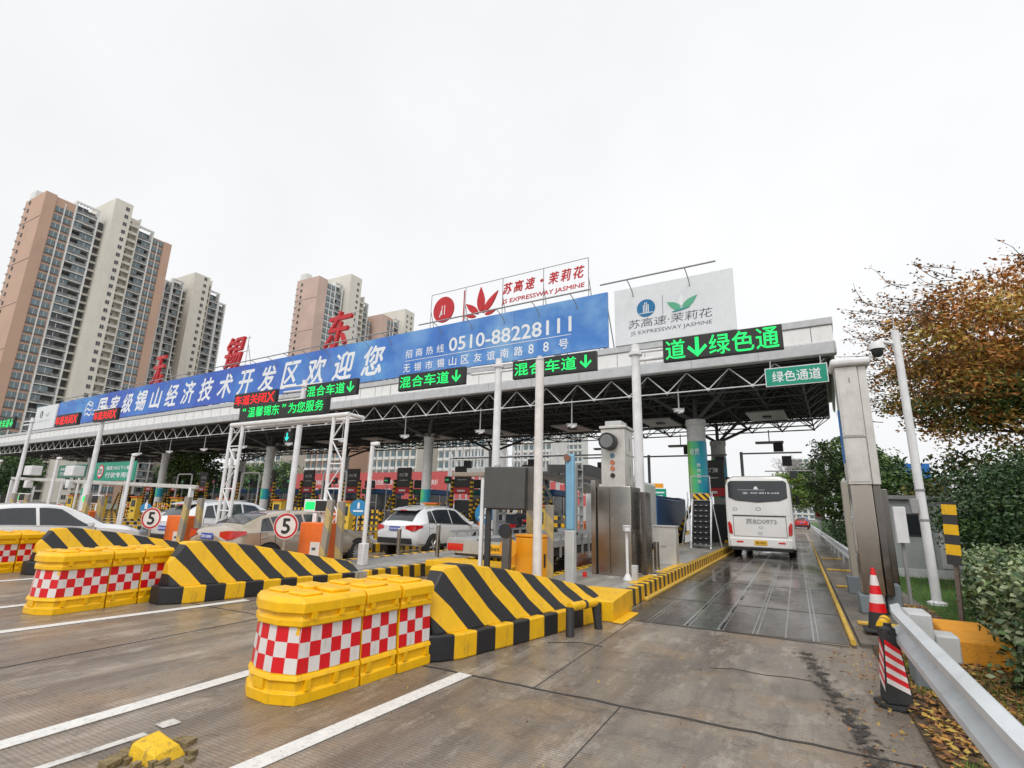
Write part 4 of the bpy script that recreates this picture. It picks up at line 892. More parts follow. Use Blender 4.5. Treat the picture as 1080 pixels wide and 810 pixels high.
# ================================================================ vehicles
def lerp(a, b, t): return a+(b-a)*t
def samp(st, y, i):
    if y <= st[0][0]: return st[0][i]
    for a, b in zip(st[:-1], st[1:]):
        if y <= b[0]: return lerp(a[i], b[i], (y-a[0])/(b[0]-a[0]))
    return st[-1][i]
def car(name, label, loc, rz, st, paint, side_w, rear_w, front_w, wheels, wr, plate, lamps, W, group=None, spokes=10, lamp_z=(.75, .98), extra=None, plate_z=.8):
    """st: stations (y, zb, zbelt, ztop, wbelt, wtop), y from the rear (0) to the front"""
    t = thing(name, label, 'car', loc, rz, group); L0 = st[-1][0]; N = 70
    ys = [L0*i/N for i in range(N+1)]
    A = [[samp(st, y, i) for y in ys] for i in range(1, 6)]
    for _ in range(2):
        for a in A:
            b = a[:]
            for i in range(1, N): a[i] = (b[i-1]+2*b[i]+b[i+1])/4
    def at(y):
        f = max(0, min(N-1e-6, y/L0*N)); i = int(f); u = f-i
        return [lerp(a[i], a[i+1], u) for a in A]
    def ring(y):
        zb, zl, zt, wb, wt = at(y); zm = lerp(zb, zl, .55)
        half = [(wb*.86, zb), (wb*.975, zb+.1), (wb, lerp(zb, zm, .6)), (wb*.998, zm), (wb*.975, lerp(zm, zl, .6)), (wb*.95, zl), (wt, max(zl+.005, zt-.05)), (wt*.9, max(zl+.01, zt-.018)), (wt*.55, zt+.0), (0, zt+.012)]
        return [(x, y, z) for x, z in half]+[(-x, y, z) for x, z in half[-2::-1]]
    part(MB().loft([ring(y) for y in ys], paint), 'body', t, bevel=0)
    def side(y, v, s, off=.006):
        r = ring(y); p, q = r[5], r[6]; return (s*(lerp(p[0], q[0], v)+off), y, lerp(p[2], q[2], v)+.002)
    for s in (-1, 1):
        wn = MB()
        for (ya, yb, shape) in side_w:
            n = 10; lo = []; hi = []
            for i in range(n+1):
                y = lerp(ya, yb, i/n); u = i/n; top = .9
                if shape == 'r': top = .9*min(1, .12+u*1.9)
                if shape == 'f': top = .9*min(1, .08+(1-u)*1.5)
                lo.append(side(y, .06, s)); hi.append(side(y, max(.1, top), s))
            wn.add(lo+hi, [(i, i+1, n+2+i, n+1+i) for i in range(n)], glass)
        part(wn, 'side_windows', t, smooth=False)
        tr = MB(); r0 = [side(y, .03, s, .008) for y in [lerp(side_w[0][0]-.05, side_w[-1][1]+.05, i/12) for i in range(13)]]
        for a, b in zip(r0[:-1], r0[1:]): tr.tube(a, b, .009, chrome, 4, cap=False)
        part(tr, 'window_trim', t)
    for (nm, (ya, yb)) in (('rear_window', rear_w), ('windscreen', front_w)):
        g_ = MB(); n = 8; vs = []
        for i in range(n+1):
            y = lerp(ya, yb, i/n); r = ring(y); k = [7, 8, 9, 10, 11]
            vs += [(r[j][0]*(.97), r[j][1]+(-.004 if nm == 'rear_window' else .004), r[j][2]+.01) for j in k]
        g_.add(vs, [(i*5+j, i*5+j+1, i*5+j+6, i*5+j+5) for i in range(n) for j in range(4)], glass)
        part(g_, nm, t)
    # door gaps, handles, sills
    dg_ = MB(); hd = MB()
    for yd in [side_w[0][0]-.02, (side_w[0][1]+side_w[1][0])/2, side_w[-1][1]+.02]:
        pr = []
        for s in (-1, 1):
            r = ring(yd); pts = [(s*(r[j][0]+.002), yd, r[j][2]) for j in (1, 2, 3, 4, 5)]
            for a, b in zip(pts[:-1], pts[1:]): dg_.tube(a, b, .006, black, 4, cap=False)
    for yd in [lerp(side_w[0][0], side_w[0][1], .25), lerp(side_w[1][0], side_w[1][1], .2)]:
        for s in (-1, 1):
            r = ring(yd); hd.box(s*r[4][0]-.012, s*r[4][0]+.012, yd-.09, yd+.09, r[4][2]-.012, r[4][2]+.014, chrome if paint is not whitecar else paint)
    part(dg_, 'door_gap', t); part(hd, 'door_handle', t, bevel=.004)
    for y in wheels:
        for s in (-1, 1):
            w0 = at(y)[3]
            a_ = MB(); n = 26; rr = wr+.055
            a_.prism([(y+rr*math.cos(2*math.pi*i/n), wr+rr*math.sin(2*math.pi*i/n)) for i in range(n)], s*(w0-.2), s*(w0+.003), 'x', black)
            part(a_, 'wheel_arch', t)
            wh = MB().lathe([(wr*.62, -.1), (wr*.96, -.1), (wr, -.07), (wr, .07), (wr*.96, .1), (wr*.66, .1), (wr*.62, .07)], rubber, 28)
            o = part(wh, 'wheel', t, loc=(s*(w0-.075), y, wr)); o.rotation_euler = (0, R(90), 0)
            q = MB().lathe([(wr*.66, .06), (wr*.68, .085), (wr*.62, .09), (wr*.6, .06)], chrome, 28)
            q.lathe([(.06, .05), (.06, .088), (.001, .09)], galv, 12)
            q.lathe([(wr*.6, .0), (wr*.6, .03), (.001, .03)], black, 20)
            for i in range(spokes):
                a = 2*math.pi*i/spokes; q.tube((.04*math.cos(a), .04*math.sin(a), .07), (wr*.63*math.cos(a), wr*.63*math.sin(a), .078), .022 if spokes > 7 else .036, galv, 6)
            rim = part(q, 'rim', o)
            if s < 0: o.rotation_euler = (0, R(-90), 0)
    zl0, zl1 = lamp_z
    for s in (-1, 1):
        lm_ = MB(); r = ring(.03); wl_ = at(.05)[3]
        lm_.loft([[(s*(wl_*.6), -.012, lerp(zl0, zl1, .35)), (s*(wl_*.6), -.012, lerp(zl0, zl1, .85))], [(s*wl_*.93, -.01, zl0), (s*wl_*.93, -.01, zl1)], [(s*(at(.1)[3]+.004), .07, zl0+.02), (s*(at(.1)[3]*.985+.008), .07, zl1)], [(s*(at(.3)[3]+.006), .36, lerp(zl0, zl1, .6)), (s*(at(.3)[3]*.985+.012), .36, zl1-.01)]], tail, closed=False, caps=False)
        part(lm_, 'tail_light', t, smooth=False)
        hl_ = MB(); yl = L0-.42; w2 = at(yl)[3]
        hl_.loft([[(s*(at(yl)[3]*.995+.006), yl, lamps[0]+.06), (s*(at(yl)[3]*.97+.008), yl, lamps[1])], [(s*(at(L0-.15)[3]+.006), L0-.15, lamps[0]), (s*(at(L0-.15)[3]*.98+.006), L0-.15, lamps[1]-.03)], [(s*at(L0)[3]*.7, L0+.012, lamps[0]), (s*at(L0)[3]*.7, L0+.012, lamps[1]-.06)]], mat('headlight', (.5, .52, .55), .08, metal=.4, coat=1), closed=False, caps=False)
        part(hl_, 'headlight', t, smooth=False)
        mi_ = MB(); ym = side_w[-1][1]-.12; r = ring(ym)
        mi_.loft([[(s*(r[5][0]+.02), ym-.06, r[5][2]+.03), (s*(r[5][0]+.02), ym+.08, r[5][2]+.03), (s*(r[5][0]+.02), ym+.06, r[5][2]+.14), (s*(r[5][0]+.02), ym-.06, r[5][2]+.14)], [(s*(r[5][0]+.2), ym-.06, r[5][2]+.03), (s*(r[5][0]+.2), ym+.03, r[5][2]+.05), (s*(r[5][0]+.2), ym+.02, r[5][2]+.13), (s*(r[5][0]+.2), ym-.06, r[5][2]+.15)]], paint)
        part(mi_, 'mirror', t, bevel=.015)
    zb0 = at(0)[0]
    part(MB().box(-W*.8, W*.8, -.03, .1, zb0-.06, zb0+.12, black).box(-.84*W, .84*W, .2, L0-.2, zb0-.08, zb0+.02, black), 'lower_bumper', t, bevel=.02)
    pl = part(MB().box(-.22, .22, -.03, -.014, plate_z-.07, plate_z+.07, mat('plate_blue_car', (.03, .07, .4), .4)), 'number_plate', t, bevel=.004)
    text('plate_number', plate, pl, (-.19, -.032, plate_z-.04), .38, .08, bw, .002, bold=.01)
    if extra: extra(t, at, ring)
    return t
whitecar = mat('car_paint_white', (.74, .75, .77), .22, var=.02, coat=.6)
tancar = mat('car_paint_tan', (.46, .39, .31), .25, metal=.4, var=.03, coat=.8)
# stations: y, zb, zbelt, ztop, wbelt, wtop
sedan = [(0, .42, .78, .86, .68, .55), (.06, .36, .86, 1.0, .8, .62), (.2, .3, .93, 1.07, .87, .64), (.45, .28, .95, 1.12, .905, .6), (1.0, .27, .95, 1.36, .92, .55), (1.6, .26, .94, 1.455, .92, .57), (2.3, .26, .92, 1.475, .92, .6), (2.75, .26, .9, 1.43, .92, .6), (3.3, .26, .88, 1.18, .92, .62), (3.6, .26, .86, .98, .92, .68), (4.2, .28, .8, .92, .9, .66), (4.6, .32, .7, .8, .84, .6), (4.78, .38, .6, .66, .72, .52), (4.85, .44, .54, .58, .6, .45)]
suv = [(0, .5, .82, .95, .7, .6), (.05, .42, .95, 1.06, .83, .66), (.18, .36, 1.03, 1.14, .9, .66), (.45, .33, 1.09, 1.4, .925, .6), (.75, .32, 1.1, 1.56, .94, .58), (1.4, .3, 1.07, 1.655, .94, .6), (2.1, .3, 1.04, 1.68, .94, .61), (2.7, .3, 1.02, 1.62, .94, .61), (3.4, .3, 1.0, 1.3, .94, .66), (3.7, .3, .97, 1.12, .94, .72), (4.3, .32, .9, 1.02, .92, .68), (4.6, .36, .78, .88, .84, .62), (4.72, .42, .66, .72, .72, .55), (4.77, .5, .6, .62, .6, .5)]
def spoiler(t, at, ring): part(MB().prism([(.42, 1.5), (.4, 1.54), (.8, 1.62), (.8, 1.58)], -.52, .52, 'x', whitecar).box(-.14, .14, .38, .399, 1.5, 1.54, tail), 'rear_spoiler', t, bevel=.01); part(MB().box(-.945, .945, 1.25, 3.4, .3, .42, black), 'sill_cladding', t, bevel=.02); part(MB().box(-.5, .5, -.02, -.012, .98, 1.0, chrome), 'chrome_strip', t); part(MB().path([(-.56, .9, 1.6), (-.56, 1.5, 1.68), (-.56, 2.3, 1.68)], .016, galv, 6).path([(.56, .9, 1.6), (.56, 1.5, 1.68), (.56, 2.3, 1.68)], .016, galv, 6), 'roof_rail', t)
car('parked_suv', 'white SUV with blue number plate in mid photo', (-11.98, 14.1, 0), R(0), suv, whitecar, [(.72, 1.1, 'r'), (1.14, 2.08, ''), (2.14, 3.35, 'f')], (.2, .7), (2.95, 3.62), (.95, 3.72), .36, '苏B·P0A7U', (.72, .95), .9, spokes=5, lamp_z=(.85, 1.05), extra=spoiler, plate_z=.92)['label'] = 'white SUV with blue number plate, nearest the yellow striped kerb corner in mid photo'
car('tan_sedan', 'tan metallic sedan behind the second striped crash block, seen from its right rear', (-12.12, 7.72, 0), R(0), sedan, tancar, [(.75, 1.12, 'r'), (1.16, 2.05, ''), (2.12, 3.3, 'f')], (.5, 1.15), (2.85, 3.5), (.98, 3.95), .34, '苏B·2R8K5', (.62, .82), .92, spokes=14, lamp_z=(.8, 1.0), plate_z=.86)
car('white_sedan', 'white sedan at the left photo edge driving away behind the striped blocks', (-17.45, 4.1, 0), R(0), sedan, whitecar, [(.75, 1.12, 'r'), (1.16, 2.05, ''), (2.12, 3.3, 'f')], (.5, 1.15), (2.85, 3.5), (.98, 3.95), .34, '苏B·7H3M6', (.62, .82), .92, spokes=10, lamp_z=(.8, 1.0))
car('white_hatchback', 'smaller white SUV with arched roof partly hidden by the tan sedan', (-17.4, 9.6, 0), R(0), suv, whitecar, [(.72, 1.1, 'r'), (1.14, 2.08, ''), (2.14, 3.35, 'f')], (.2, .7), (2.95, 3.62), (.95, 3.72), .36, '苏B·9K1D2', (.72, .95), .9, spokes=5, lamp_z=(.85, 1.05), extra=spoiler)
car('white_car', 'white car with number plate in the lane behind the dark display board', (-7.0, 27.5, 0), R(0), suv, whitecar, [(.72, 1.1, 'r'), (1.14, 2.08, ''), (2.14, 3.35, 'f')], (.2, .7), (2.95, 3.62), (.95, 3.72), .36, '苏B·8L8P1', (.72, .95), .9, spokes=5)
car('grey_car', 'dark car queuing ahead of the white SUV in the third lane', (-12.3, 21.5, 0), R(0), sedan, mat('car_paint_grey', (.08, .085, .09), .25, metal=.5, coat=.7), [(.75, 1.12, 'r'), (1.16, 2.05, ''), (2.12, 3.3, 'f')], (.5, 1.15), (2.85, 3.5), (.98, 3.95), .34, '苏E·6R2V4', (.62, .82), .92)
car('white_car', 'white car far left beyond the smaller white SUV', (-23.4, 12.5, 0), R(0), sedan, whitecar, [(.75, 1.12, 'r'), (1.16, 2.05, ''), (2.12, 3.3, 'f')], (.5, 1.15), (2.85, 3.5), (.98, 3.95), .34, '苏B·5T0N8', (.62, .82), .92)
redc = mat('car_paint_red', (.5, .02, .015), .25, coat=.7); bluec = mat('car_paint_blue', (.02, .14, .4), .25, coat=.7)
car('red_car', 'red car far down the road beyond the bus', (.55, 86, 0), R(0), sedan, redc, [(.75, 1.12, 'r'), (1.16, 2.05, ''), (2.12, 3.3, 'f')], (.5, 1.15), (2.85, 3.5), (.98, 3.95), .34, '苏B·3C7X2', (.62, .82), .92)
car('blue_car', 'blue car far down the road right of the red car', (1.0, 104, 0), R(0), suv, bluec, [(.72, 1.1, 'r'), (1.14, 2.08, ''), (2.14, 3.35, 'f')], (.2, .7), (2.95, 3.62), (.95, 3.72), .36, '苏B·1Q4Z9', (.72, .95), .9)
# ---- coach
busw = mat('bus_paint', (.8, .79, .77), .28, var=.03, coat=.5, dirt=.12, scale=1)
bus = thing('coach', 'white coach with dark rear window waiting on the wet weighbridge lane', 'bus', (-1.33, 23.5, 0))
W2 = 1.225
def bring(y, zb, zt, w, ins=0.): return [(-w, y, zb), (w, y, zb), (w+.0, y, zb+.5), (w, y, zt*.62), (w-.03, y, zt-.35), (w-.12, y, zt-.12), (w-.35, y, zt), (-w+.35, y, zt), (-w+.12, y, zt-.12), (-w+.03, y, zt-.35), (-w, y, zt*.62), (-w, y, zb+.5)]
part(MB().loft([bring(0, .48, 3.1, W2-.1), bring(.05, .42, 3.18, W2-.02), bring(.2, .38, 3.23, W2), bring(10.2, .38, 3.23, W2), bring(10.5, .5, 3.1, W2-.1)], busw), 'body', bus, bevel=.02)
part(MB().prism([(-1.08, 2.36), (-.8, 2.24), (0, 2.17), (.8, 2.24), (1.08, 2.36), (1.08, 2.95), (.98, 3.03), (-.98, 3.03), (-1.08, 2.95)], -.03, .02, 'y', glass), 'rear_window', bus, bevel=.015)
text('window_lettering', '☎ 400-8818-668', bus, (-.55, -.034, 2.5), 1.35, .09, bw, .002); part(MB().box(-.7, .3, -.034, -.031, 2.66, 2.67, bw).prism([(-.12, 2.69), (.06, 2.69), (.03, 2.76), (-.03, 2.82), (-.09, 2.76)], -.034, -.031, 'y', bw), 'window_emblem', bus, smooth=False)
m_ = MB().box(-.96, .96, -.012, -.001, 1.62, 1.66, black).box(-.96, -.945, -.01, -.001, .85, 1.62, black).box(.945, .96, -.01, -.001, .85, 1.62, black).box(-.96, .96, -.01, -.001, .84, .85, black).box(-1.0, 1.0, -.012, -.001, 1.66, 1.69, lgrey)
part(m_, 'engine_cover_gap', bus, smooth=False)
part(MB().box(-1.12, 1.12, -.06, .05, .42, .78, busw), 'bumper', bus, bevel=.04); part(MB().box(-.4, .4, -.08, -.061, .36, .44, black).box(-1.1, 1.1, -.02, .3, .3, .42, black), 'lower_skirt', bus, bevel=.01)
for s in (-1, 1):
    part(MB().prism([(s*1.0, .9), (s*1.14, .95), (s*1.17, 1.35), (s*1.1, 1.42), (s*1.02, 1.25)], -.03, .1, 'y', tail), 'tail_light', bus, bevel=.02)
    part(MB().box(s*.75-.12, s*.75+.12, -.07, -.061, .6, .66, red), 'reflector', bus)
    part(MB().tube((s*1.15, 10.3, 2.9), (s*1.45, 10.5, 2.8), .03, black, 6).box(s*1.45-.08, s*1.45+.08, 10.4, 10.5, 2.3, 2.8, black), 'mirror', bus)
    part(MB().box(s*W2-.012, s*W2+.012, .8, 9.8, 1.9, 2.85, glass), 'side_windows', bus, smooth=False)
    for y in (2.2, 8.3):
        o = part(MB().lathe([(.25, -.14), (.46, -.14), (.48, -.1), (.48, .1), (.46, .14), (.28, .14)], rubber, 26), 'wheel', bus, loc=(s*(W2-.17), y, .48)); o.rotation_euler = (0, R(90), 0)
        part(MB().lathe([(.28, .06), (.28, .1), (.1, .08), (.001, .08)], galv, 16), 'rim', o)
bp_ = part(MB().box(-.23, .23, -.075, -.062, .52, .7, mat('plate_yellow', (.8, .45, .02), .4)), 'number_plate', bus); text('plate_number', '苏B D0973', bp_, (-.18, -.078, .56), .36, .1, black, .002, bold=.01)
text('body_number', '苏BD0973', bus, (-.48, -.016, 1.34), 1.1, .2, mat('lettering_bus_grey', (.33, .33, .33), .5), .003, bold=.01)
m_ = MB()
for x, z, r in ((0, 1.92, .1), (-.86, 1.9, .09), (0, .98, .08), (.05, 1.2, .07)):
    m_.add([(x+q*math.cos(a*math.pi/10), -.014, z+q*.7*math.sin(a*math.pi/10)) for q in (r*.75, r) for a in range(20)], [(i, (i+1) % 20, 20+(i+1) % 20, 20+i) for i in range(20)], grey)
part(m_, 'badge', bus, smooth=False)
part(MB().tube((-.95, .3, 2.98), (-.95, .3, 2.99), .05, tail, 8), 'marker_lamp', bus)
# ---- car transporter in the second lane
tt = thing('car_transporter', 'grey car transporter trailer with raised upper deck and yellow number plate in the second lane', 'truck', (-6.35, 10.9, -.06))
tgrey = mat('truck_grey', (.42, .43, .43), .5, metal=.2, dirt=.4); tdk = mat('truck_dark', (.07, .07, .072), .6, dirt=.3)
part(MB().box(-1.2, -.4, 0, 9.5, .84, 1.0, tgrey).box(.4, 1.2, 0, 9.5, .84, 1.0, tgrey).box(-.399, .399, 0, 9.5, .8, .86, tdk).box(-1.0, 1.0, 0, 9, .6, .795, tdk), 'lower_deck', tt, bevel=.01)
m_ = MB()
for i in range(10):
    for s in (-1, 1): m_.box(s*1.2-.02, s*1.2+.02, .3+i*.5, .36+i*.5, .6, 1.12, tgrey)
for s in (-1, 1): m_.box(s*1.24-.02, s*1.24+.02, .1, 5.2, 1.1, 1.16, tgrey)
part(m_, 'side_rail', tt)
m_ = MB()
for s in (-1, 1):
    m_.box(s*1.2-.06, s*1.2+.06, 2.2, 2.36, 1.0, 2.95, tgrey).box(s*1.2-.07, s*1.2+.07, 5.0, 5.2, 1.0, 3.0, tdk).box(s*1.2-.06, s*1.2+.06, 8.4, 8.6, 1.0, 3.05, tgrey)
    m_.tube((s*1.2, 5.1, 2.9), (s*1.2, 7.8, 1.0), .05, tgrey, 8)
    for i in range(8): m_.box(s*1.2-.05, s*1.2+.05, 2.45+i*.0, 2.75, 1.1+i*.24, 1.14+i*.24, tgrey)
    m_.box(s*1.2-.05, s*1.2+.05, 2.75, 2.8, 1.0, 2.95, tgrey)
part(m_, 'side_frame', tt, bevel=.008)
ud = MB().prism([(.6, 2.72), (3.5, 2.95), (7.5, 2.85), (9.3, 2.55), (9.3, 2.4), (7.4, 2.68), (3.5, 2.78), (.6, 2.62)], -1.15, -.35, 'x', tgrey).prism([(.6, 2.72), (3.5, 2.95), (7.5, 2.85), (9.3, 2.55), (9.3, 2.4), (7.4, 2.68), (3.5, 2.78), (.6, 2.62)], .35, 1.15, 'x', tgrey)
for i in range(14): ud.box(-.36, .36, 1+i*.55, 1.08+i*.55, 2.72, 2.78, tdk)
ud.prism([(.6, 2.78), (3.5, 3.02), (7.5, 2.92), (9.3, 2.6), (9.3, 2.4), (7.4, 2.6), (3.5, 2.7), (.6, 2.6)], 1.152, 1.2, 'x', tdk); part(ud, 'upper_deck', tt)
m_ = MB().box(-1.2, 1.2, -.05, -.001, .66, .96, tgrey); part(m_, 'rear_beam', tt)
for s in (-1, 1): part(MB().box(s*.95-.22, s*.95+.22, -.08, -.051, .72, .88, tail), 'tail_light', tt, bevel=.008)
pl = part(MB().box(-.02, .46, -.075, -.052, .7, .9, MATS['plate_yellow']), 'number_plate', tt); text('plate_number', '苏N6767挂', pl, (.01, -.08, .75), .4, .1, black, .002, bold=.01)
part(MB().prism([(-.5, .1), (0, .78), (-.5, .78)], .8, 1.1, 'x', orangey).box(-1.1, 1.1, -1.0, -.1, .42, .55, yellow), 'loading_ramp', tt, bevel=.01)
for y in (5.8, 7.05):
    for s in (-1, 1):
        o = part(MB().lathe([(.25, -.13), (.47, -.13), (.5, -.09), (.5, .09), (.47, .13), (.28, .13)], rubber, 26), 'wheel', tt, loc=(s*1.08, y, .5)); o.rotation_euler = (0, s*R(90), 0)
        part(MB().lathe([(.28, .05), (.28, .1), (.12, .04), (.12, .12), (.001, .12)], tgrey, 16), 'rim', o)
        a = MB(); a.add([(s*.9, y+rr*math.cos(t), .5+rr*math.sin(t)) for rr in (.56, .6) for t in [math.pi*i/10 for i in range(11)]]+[(s*1.24, y+rr*math.cos(t), .5+rr*math.sin(t)) for rr in (.56, .6) for t in [math.pi*i/10 for i in range(11)]],
              [(i, i+1, 23+i, 22+i) for i in range(10)]+[(11+i, 12+i, 34+i, 33+i) for i in range(10)]+[(22+i, 23+i, 34+i, 33+i) for i in range(10)], tgrey); part(a, 'mudguard', tt, smooth=False)
part(MB().box(.2, 1.22, 9.6, 11.6, .5, 2.9, mat('truck_cab_white', (.6, .61, .6), .35, coat=.3)).box(-1.22, .198, 9.6, 11.6, .5, 2.9, MATS['truck_cab_white']), 'cab', tt, bevel=.1)
part(MB().box(1.2, 1.26, 7.8, 9.3, .65, 1.6, tgrey).tube((.7, 9.0, 1.0), (.7, 9.0, 2.4), .14, white, 12), 'tank', tt, bevel=.03)
# blue lorry further on
bt = thing('blue_lorry', 'blue lorry seen from behind beyond the pale electrical cabinet', 'truck', (-6.7, 24.5, 0))
bluel = mat('lorry_blue', (.02, .08, .22), .4, dirt=.2)
part(MB().box(-1.15, 1.15, 0, 5.5, .9, 2.35, bluel), 'load_body', bt, bevel=.05); part(MB().box(-1.1, 1.1, .05, 5.4, 2.352, 2.45, mat('tarpaulin', (.05, .12, .25), .8, bump=1)), 'tarpaulin', bt, bevel=.03)
part(MB().box(-1.1, 1.1, 5.6, 7.4, .6, 2.5, bluel), 'cab', bt, bevel=.1); part(MB().box(-.9, .9, .1, 7, .6, .898, tdk), 'chassis', bt)
text('lettering', '2', bt, (.9, -.01, 1.4), .14, .25, bw, .004, bold=.02)
for y in (1.3, 6.2):
    for s in (-1, 1):
        o = part(MB().lathe([(.2, -.12), (.44, -.12), (.46, 0), (.44, .12), (.2, .12)], rubber, 20), 'wheel', bt, loc=(s*.98, y, .46)); o.rotation_euler = (0, R(90), 0)
        part(MB().lathe([(.24, .06), (.24, .125), (.001, .125)], tgrey, 14), 'rim', o)
for s in (-1, 1): part(MB().box(s*.9-.12, s*.9+.12, -.04, -.001, .95, 1.08, tail), 'tail_light', bt)
# ================================================================ right hand side
sc_ = thing('steel_column', 'tall stainless sensor column with pale rounded cap right of the bus lane', 'column', (.9, 11.4, .05))
bronze = mat('bronze_steel', (.42, .37, .32), .22, metal=1, rvar=.06, scale=1.2)
part(MB().box(0, .36, 0, .5, 2.2, 4.42, cabw).box(.365, .5, .03, .5, 2.2, 4.42, cabw), 'upper_body', sc_, bevel=.012)
part(MB().box(.02, .35, .02, .5, .32, 2.198, bronze).box(.36, .48, .06, .5, .32, 2.198, steeld), 'lower_body', sc_, bevel=.012)
part(MB().box(-.07, .58, -.09, .6, 4.425, 4.58, white), 'cap', sc_, bevel=.06, seg=3)
part(MB().box(.03, .33, -.012, -.001, 3.1, 4.3, cabw).box(.03, .33, -.012, -.001, 2.25, 3.04, cabw).box(.0, .36, -.016, -.001, 3.055, 3.085, grey).box(.2, .22, -.02, -.0125, 4.1, 4.2, grey), 'door', sc_, bevel=.003)
part(MB().box(-.03, -.005, .1, .16, 2.6, 3.6, blue), 'side_strip', sc_)
part(MB().box(-.05, .3, .0, .42, 0, .31, greyblock), 'foot_block', sc_, bevel=.02); part(MB().box(.36, .58, .15, .45, 0, .5, greyblock), 'foot_block', sc_, bevel=.02)
pc = MB().box(0, .12, 0, .3, .05, 2.45, mat('panel_tan', (.4, .36, .3), .4, metal=.3)).prism([(0, 2.45), (.12, 2.45), (.06, 2.56)], 0, .3, 'y', cabw).box(-.1, .2, -.1, .35, .05, .4, greyblock).build('slim_panel_post', loc=(.98, 14.3, 0), bevel=.01); tag(pc, 'slim tan panel post with pointed top left of the tall steel column', 'post')
dp = MB().box(0, .12, 0, .5, .05, 2.2, steeld).build('steel_plate', loc=(1.42, 12.0, 0), bevel=.01); tag(dp, 'dark upright steel plate right of the tall steel column', 'plate')
wbx = MB().box(0, .2, 0, .12, 1.15, 1.85, white).box(.07, .13, .12, .2, 0, 1.6, grey).build('white_signal_box', loc=(1.72, 13.0, .05), bevel=.01); tag(wbx, 'narrow white box on a post before the grey kiosk', 'box')
# yellow pipe kerb
o = MB().tube((.52, 8.72, .05), (.6, 24, .05), .036, MATS['worn_yellow'], 10).build('pipe_kerb'); struct(o)
o = MB().tube((.6, 24.05, .05), (.75, 44, .05), .036, MATS['worn_yellow'], 10).build('pipe_kerb'); struct(o)
yb_ = MB()
for y in (10.2, 15.2, 19.8, 25): yb_.box(.7, 1.5, y, y+.16, .05, .09, MATS['worn_yellow'])
o = yb_.build('yellow_cross_kerb', bevel=.01); struct(o)
# cones
def cone(x, y, label, rz=0, chev=False, h=.82):
    t = thing('traffic_cone', label, 'traffic cone', (x, y, .0), rz, group='red and white traffic cones')
    if not chev:
        part(MB().box(-.2, .2, -.2, .2, .03, .07, rubber), 'base', t, bevel=.015)
        zs = [.07, .3, .42, .54, .66, .8, h+.08]; ms = [rubber, refl_r, refl_w, refl_r, refl_w, refl_r]
        r = lambda z: .145-.12*(z-.07)/(h)
        b = MB()
        for a, c, m_ in zip(zs[:-1], zs[1:], ms): b.lathe([(r(a), a), (r(c), c)], m_, 20)
        part(b, 'body', t)
    else:
        hx = [(.31*math.cos(i*math.pi/3+.5), .31*math.sin(i*math.pi/3+.5)) for i in range(6)]
        part(MB().prism(hx, 0, .045, 'z', rubber), 'base', t, bevel=.012)
        sq = lambda q, z: [(-q, -q, z), (q, -q, z), (q, q, z), (-q, q, z)]
        part(MB().loft([sq(.17, .045), sq(.155, .2), sq(.09, .78), sq(.085, .83)], rubber), 'body', t, bevel=.02)
        b = MB(); z0, z1 = .22, .68; n = 4
        for side in range(4):
            a = side*math.pi/2; ca, sa = math.cos(a), math.sin(a)
            def q(u, z):
                w_ = lerp(.155, .09, (z-.2)/.58); X_, Y_ = u*w_*.9, -w_-.006; return (X_*ca-Y_*sa, X_*sa+Y_*ca, z)
            for i in range(2*n):
                zA = z0+(z1-z0)*i/(2*n); zB = z0+(z1-z0)*(i+1)/(2*n); dz = .05
                for (u0, u1, d0, d1) in ((-1, 0, dz, 0), (0, 1, 0, dz)) if False else ((-1, 0, .05, .0), (0, 1, .0, -.05)):
                    b.add([q(u0, zA+d0), q(u1, zA+d1), q(u1, zB+d1), q(u0, zB+d0)], [(0, 1, 2, 3)], refl_w if i % 2 == 0 else refl_r)
        part(b, 'reflective_bands', t, smooth=False); part(MB().lathe([(.1, .8), (.1, .84), (.05, .87), (.05, .9), (.001, .9)], black, 14), 'top_cap', t)
    return t
cc_ = cone(.66, 6.3, 'black square cone with slanting red and white bands at the verge edge', R(8), True); cc_.scale = (.62, .62, .78)
cone(.92, 9.6, 'tall red and white ringed cone beside the rounded end of the guard rail', 0)
bpy.data.objects['traffic_cone.001'].location.z = .05
# guard rails
def wbeam(pts, label, posts, end=False, r=.31):
    t = thing('guard_rail', label, 'guard rail', (pts[0][0], pts[0][1], 0), 0)
    prof = [(-.02, -.155), (.05, -.13), (.05, -.08), (-.03, -.03), (-.03, .03), (.05, .08), (.05, .13), (-.02, .155), (-.035, .145), (.03, .12), (.035, .085), (-.045, .03), (-.045, -.03), (.035, -.085), (.03, -.12), (-.035, -.145)]
    x0, y0 = pts[0][0], pts[0][1]; secs = []
    for (x, y, z) in pts: secs.append([(x-x0-p, y-y0, z+q) for p, q in prof])
    part(MB().loft(secs, mat('guard_rail_zinc', (.7, .73, .76), .35, metal=.35, dirt=.25, scale=2)), 'beam', t)
    for (x, y, z) in posts: part(MB().tube((x-x0+.12, y-y0, 0), (x-x0+.12, y-y0, z+.1), .06, galv, 10).box(x-x0+.03, x-x0+.12, y-y0-.08, y-y0+.08, z-.12, z+.1, galv), 'post', t)
    return t
g1 = wbeam([(.80, 6.75, .68), (.76, 6.3, .68), (.78, 3.3, .62), (.8, .5, .6), (.8, -3, .6)], 'galvanised guard rail running along the leafy verge toward the camera', [(.78, .8, .55)])
part(MB().box(.1, .3, .1, .5, .38, .74, lgrey).box(.31, .5, .15, .45, .3, .55, lgrey), 'end_block', g1, bevel=.02)
part(MB().box(.1, .45, .12, .48, .03, .3, greyblock), 'end_foot', g1, bevel=.01)
ys_ = [14.5+i*3 for i in range(22)]
